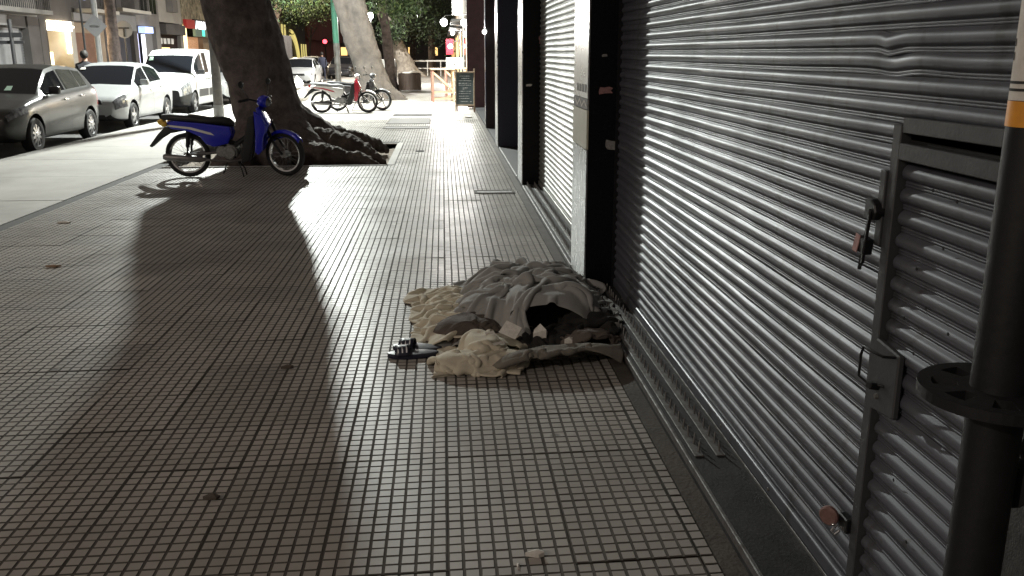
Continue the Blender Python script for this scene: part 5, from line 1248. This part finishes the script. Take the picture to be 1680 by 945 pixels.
# ================================================================== BUILDINGS ACROSS THE ROAD  (front plane x = -16)
BX = -16.0
def bld(label, y0, y1, h, m, z0=3.0):
    t = thing('street_building', label, 'building', (BX - 3, (y0+y1)/2, 0))
    sb(t, 'upper_wall', m, BX-6, BX, y0, y1, z0, h); sb(t, 'rear_wall', 'wall_dark', BX-6, BX-2.2, y0, y1, 0, z0 - .001)
    return t
def pilaster(t, m, y0, y1, z1=3.0): return sb(t, 'pilaster', m, BX-2.19, BX+.02, y0, y1, 0, z1-.001)
def balcony(t, y0, y1, z, m='wall_grey'):
    b = sb(t, 'balcony', m, BX+.001, BX+.9, y0, y1, z, z+.16)
    for k in range(int((y1-y0)/.16)):
        y = y0 + .05 + k*.16; l = t.location
        MB().box(BX+.84-l.x, BX+.86-l.x, y-l.y, y+.02-l.y, z+.161-l.z, z+1.1-l.z).build('baluster', 'balcony_iron', b)
    l = t.location; MB().box(BX+.82-l.x, BX+.88-l.x, y0-l.y, y1-l.y, z+1.101-l.z, z+1.15-l.z).build('handrail', 'balcony_iron', b)
def win(t, y0, y1, z0, z1, m='glass', fr='wall_grey'):
    w_ = sb(t, 'window', fr, BX+.001, BX+.05, y0, y1, z0, z1); l = t.location
    MB().box(BX+.051-l.x, BX+.056-l.x, y0+.08-l.y, (y0+y1)/2-.03-l.y, z0+.08-l.z, z1-.08-l.z).build('pane', m, w_)
    MB().box(BX+.051-l.x, BX+.056-l.x, (y0+y1)/2+.03-l.y, y1-.08-l.y, z0+.08-l.z, z1-.08-l.z).build('pane', m, w_)
A = bld('shuttered grey building at the far left across the road', 24, 38.2, 10, 'wall_grey', 2.95)
for y0, y1 in ((25, 32.6), (32.9, 37.2)):
    rs = sb(A, 'roller_shutter', 'far_shutter', BX-.32, BX-.28, y0, y1, 0, 2.5)
    for k in range(24):
        l = A.location; MB().box(BX-.279-l.x, BX-.262-l.x, y0-l.y, y1-l.y, k*.104+.01, k*.104+.085).build('slat', 'far_shutter', rs)
    sb(A, 'shutter_box', 'wall_dark', BX-.5, BX-.05, y0, y1, 2.501, 2.94)
pilaster(A, 'wall_grey', 32.61, 32.89, 2.95); pilaster(A, 'wall_dark', 37.21, 38.2, 2.95); pilaster(A, 'wall_grey', 24, 24.99, 2.95)
balcony(A, 25, 37.5, 3.0); sb(A, 'sign_panel', 'sign_pale', BX+.002, BX+.10, 30, 35.4, 2.56, 2.93)
Bq = bld('building with glowing doorway across the road', 38.25, 45.2, 10, 'wall_dark', 2.9)
pilaster(Bq, 'wall_dark', 38.25, 38.9, 2.9); pilaster(Bq, 'wall_pale', 41.25, 41.75, 2.9); pilaster(Bq, 'wall_warm', 44.7, 45.2, 2.9)
lb_ = sb(Bq, 'light_tube', 'glow_tube', BX-.2, BX+.12, 38.95, 41.2, 2.48, 2.86)
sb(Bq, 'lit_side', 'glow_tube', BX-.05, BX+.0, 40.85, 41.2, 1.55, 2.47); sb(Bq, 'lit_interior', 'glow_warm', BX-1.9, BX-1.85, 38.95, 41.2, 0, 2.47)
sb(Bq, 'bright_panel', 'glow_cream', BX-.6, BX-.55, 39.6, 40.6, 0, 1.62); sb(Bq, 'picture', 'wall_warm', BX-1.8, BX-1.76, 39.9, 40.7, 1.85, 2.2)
sb(Bq, 'counter', 'wood_door', BX-.9, BX-.4, 38.95, 39.55, 0, 1.45)
for y0, y1 in ((41.8, 43.1), (43.15, 44.65)):
    d = sb(Bq, 'door', 'wood_door', BX-.25, BX-.18, y0, y1, 0, 2.45)
sb(Bq, 'door_transom', 'wall_warm', BX-.26, BX-.1, 41.76, 44.69, 2.451, 2.89); balcony(Bq, 42, 45, 3.3, 'wall_pale'); sb(Bq, 'fascia', 'sign_pale', BX+.002, BX+.1, 41.6, 45, 2.95, 3.28)
for y in (41.5, 44.2): sb(Bq, 'down_light', 'glow_tube', BX-.05, BX+.05, y, y+.12, 2.62, 2.70)
lamp('doorway_light', 'AREA', (3.4, -1.6, 2.0), 140, (1, .72, .4), parent=Bq, rot=(0, R(-70), 0)).data.size = 1.6
Cq = bld('building with dark double doors behind the round sign', 45.25, 50.0, 10.5, 'wall_dark', 3.1)
pilaster(Cq, 'wall_dark', 45.25, 46.0, 3.1); pilaster(Cq, 'wall_dark', 49.4, 50.0, 3.1)
for y0, y1 in ((46.02, 47.6), (47.65, 49.38)):
    d = sb(Cq, 'door', 'dark_door', BX-.25, BX-.18, y0, y1, 0, 2.6); l = Cq.location
    for k in range(3): MB().box(BX-.179-l.x, BX-.168-l.x, y0+.12-l.y, y1-.12-l.y, .2+k*.8, .85+k*.8).build('door_panel', 'dark_door', d)
sb(Cq, 'fascia', 'sign_pale', BX+.002, BX+.14, 45.6, 49.6, 2.68, 3.42); balcony(Cq, 45.5, 49.8, 3.5, 'wall_pale')
Dq = bld('narrow building lit blue-violet across the road', 50.05, 54.0, 11, 'wall_grey', 3.0)
pilaster(Dq, 'wall_grey', 53.2, 54.0, 3.0)
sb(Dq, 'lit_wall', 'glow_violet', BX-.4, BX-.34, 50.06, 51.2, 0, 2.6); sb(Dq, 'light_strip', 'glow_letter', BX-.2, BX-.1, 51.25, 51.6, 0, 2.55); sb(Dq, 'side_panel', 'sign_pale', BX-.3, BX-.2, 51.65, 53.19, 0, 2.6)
sb(Dq, 'blue_canopy', 'glow_blue', BX-.1, BX+.25, 50.6, 52.0, 2.62, 2.95); win(Dq, 50.8, 52, 3.6, 5.6); win(Dq, 52.3, 53.6, 3.6, 5.6)  # canopy glows, standing in for the blue light there
Eq = bld('grey building with dark shopfront and posters across the road', 54.05, 58.6, 9, 'wall_pale', 3.3)
pilaster(Eq, 'wall_grey', 58.0, 58.6, 3.3); sb(Eq, 'shopfront', 'dark_maroon', BX-.3, BX-.2, 54.06, 57.99, 0, 2.6); sb(Eq, 'canopy', 'wall_dark', BX-.29, BX+.35, 54.06, 57.99, 2.62, 3.2)
for k in range(4): sb(Eq, 'hanging_sign', 'white_paint', BX-.19, BX-.17, 54.4+k*.75, 54.9+k*.75, 2.1, 2.42)
sb(Eq, 'poster', 'glow_warm', BX-.19, BX-.17, 54.4, 56.2, .6, 1.9); sb(Eq, 'air_conditioner', 'wall_grey', BX+.01, BX+.4, 55.6, 56.6, 3.9, 4.6)  # poster glows by itself in place of shop light falling on it
Fq = bld('corner shop with illuminated letters and leaf-patterned wall', 58.65, 70, 12, 'ivy_wall', 3.35)
sb(Fq, 'lit_window', 'glow_cream', BX-.5, BX-.4, 58.66, 61.0, 1.2, 3.3); sb(Fq, 'counter', 'wall_warm', BX-.6, BX-.3, 58.66, 61.0, 0, 1.19); sb(Fq, 'goods_shelf', 'glow_goods', BX-.5, BX-.4, 61.1, 63.6, 0, 2.6); sb(Fq, 'side_wall', 'wall_warm', BX-.5, BX-.1, 63.7, 70, 0, 2.75)
sb(Fq, 'red_fascia', 'red_sign', BX+.01, BX+.2, 58.9, 60.9, 3.10, 3.62); sb(Fq, 'green_fascia', 'green_sign', BX+.01, BX+.18, 60.95, 66, 2.62, 3.12)
for k in range(2): sb(Fq, 'green_tube', 'glow_teal', BX+.181, BX+.22, 62.6+k*.35, 62.75+k*.35, 2.66, 3.08)
sg = sb(Fq, 'sign_board', 'ink', BX+.01, BX+.16, 60.95, 65.4, 3.121, 3.70)
cu = bpy.data.curves.new('letters', 'FONT'); cu.body = 'ALMA'; cu.size = .95; cu.extrude = .03; cu.offset = .02; cu.align_x = 'CENTER'
lo = bpy.data.objects.new('letters', cu); C.objects.link(lo); lm = eval_mesh(lo, 'letters'); bpy.data.objects.remove(lo); lm.materials.clear(); lm.materials.append(M['glow_letter'])
lo = bpy.data.objects.new('letters', lm); C.objects.link(lo); lo.parent = sg
lo.matrix_local = Matrix.Translation((3 + .20, 62.5 - Fq.location.y, 3.10)) @ Matrix(((0,0,1,0),(1.2,0,0,0),(0,.75,0,0),(0,0,0,1)))
lamp('shop_light', 'AREA', (3.6, -3.6, 2.2), 120, (1, .78, .45), parent=Fq, rot=(0, R(-70), 0)).data.size = 2
Gq = bld('pale pilastered building beyond the leaning trunk across the road', 70.05, 98, 12, 'wall_warm', 4.6)
for k in range(7): pilaster(Gq, 'wall_pale', 70.2+k*4, 71.2+k*4, 4.6); 
for k in range(6): sb(Gq, 'shopfront', 'wall_dark', BX-.4, BX-.3, 71.21+k*4, 74.19+k*4, 0, 4.5)
for k in (4, 5): sb(Gq, 'lit_strip', 'glow_yellow', BX+.03, BX+.1, 87.3+k*1.6, 88.0+k*1.6, 1.4, 4.4)
gl = sb(Gq, 'globe_lamp', 'glow_bulb', BX+.3, BX+.32, 85, 85.1, 2.9, 3.0); l = Gq.location
MB().ball((BX+.6-l.x, 85-l.y, 2.95), .28, 8).build('globe', 'glow_bulb', gl, smooth=True)
Hq_ = bld('building with glowing yellow arch far across the road', 98.05, 112, 9, 'wall_warm', 5.2)
sb(Hq_, 'shopfront', 'wall_dark', BX-.4, BX-.3, 98.06, 111.9, 0, 5.1)
mb = MB(); l = Hq_.location
for k in range(14):
    a0, a1 = math.pi/2*k/14, math.pi/2*(k+1)/14
    for r0, r1 in ((4.6, 4.85), (5.3, 5.6)):
        p = [(BX+.05-l.x, 99.5 + r*math.sin(a)-l.y, r*math.cos(a)*.72) for r, a in ((r0,a0),(r1,a0),(r1,a1),(r0,a1))]
        mb.add(p + [(q[0]-.2, q[1], q[2]) for q in p], [(0,1,2,3),(0,4,5,1),(1,5,6,2),(2,6,7,3),(3,7,4,0),(7,6,5,4)])
mb.build('arch', 'glow_yellow', Hq_)
sb(Hq_, 'lit_base', 'glow_yellow', BX+.01, BX+.1, 98.5, 101, .2, 1.2)
for k in range(3): sb(Hq_, 'lit_post', 'glow_yellow', BX+.01, BX+.1, 106+k*1.6, 106.4+k*1.6, .2, 2.6)
Iq = bld('dark red building at the far end across the road', 112.05, 150, 9, 'wall_red', 3.2)
sb(Iq, 'shopfront', 'wall_red', BX-.4, BX-.3, 112.06, 149.9, 0, 3.19)
t = thing('end_building', 'dark building closing the far end of the street', 'building', (-10, 190, 0)); box('wall', 'wall_dark', t, -30, 30, 0, 6, 0, 14)
for k in range(8): box('window', 'glow_warm', t, -20+k*4.6, -18.6+k*4.6, -.06, -.001, 1.2, 2.8)
t = thing('traffic_light', 'red traffic light at the far crossing', 'traffic light', (-13.0, 104, 0)); MB().tube([(0,0,0),(0,0,3.2)], .07, 8).build('post', 'black_metal', t); box('housing', 'black_metal', t, -.2, .2, -.15, .15, 2.3, 3.3); MB().ball((0,-.2,2.85), .24, 8).build('red_lens', 'glow_red', t, smooth=True)
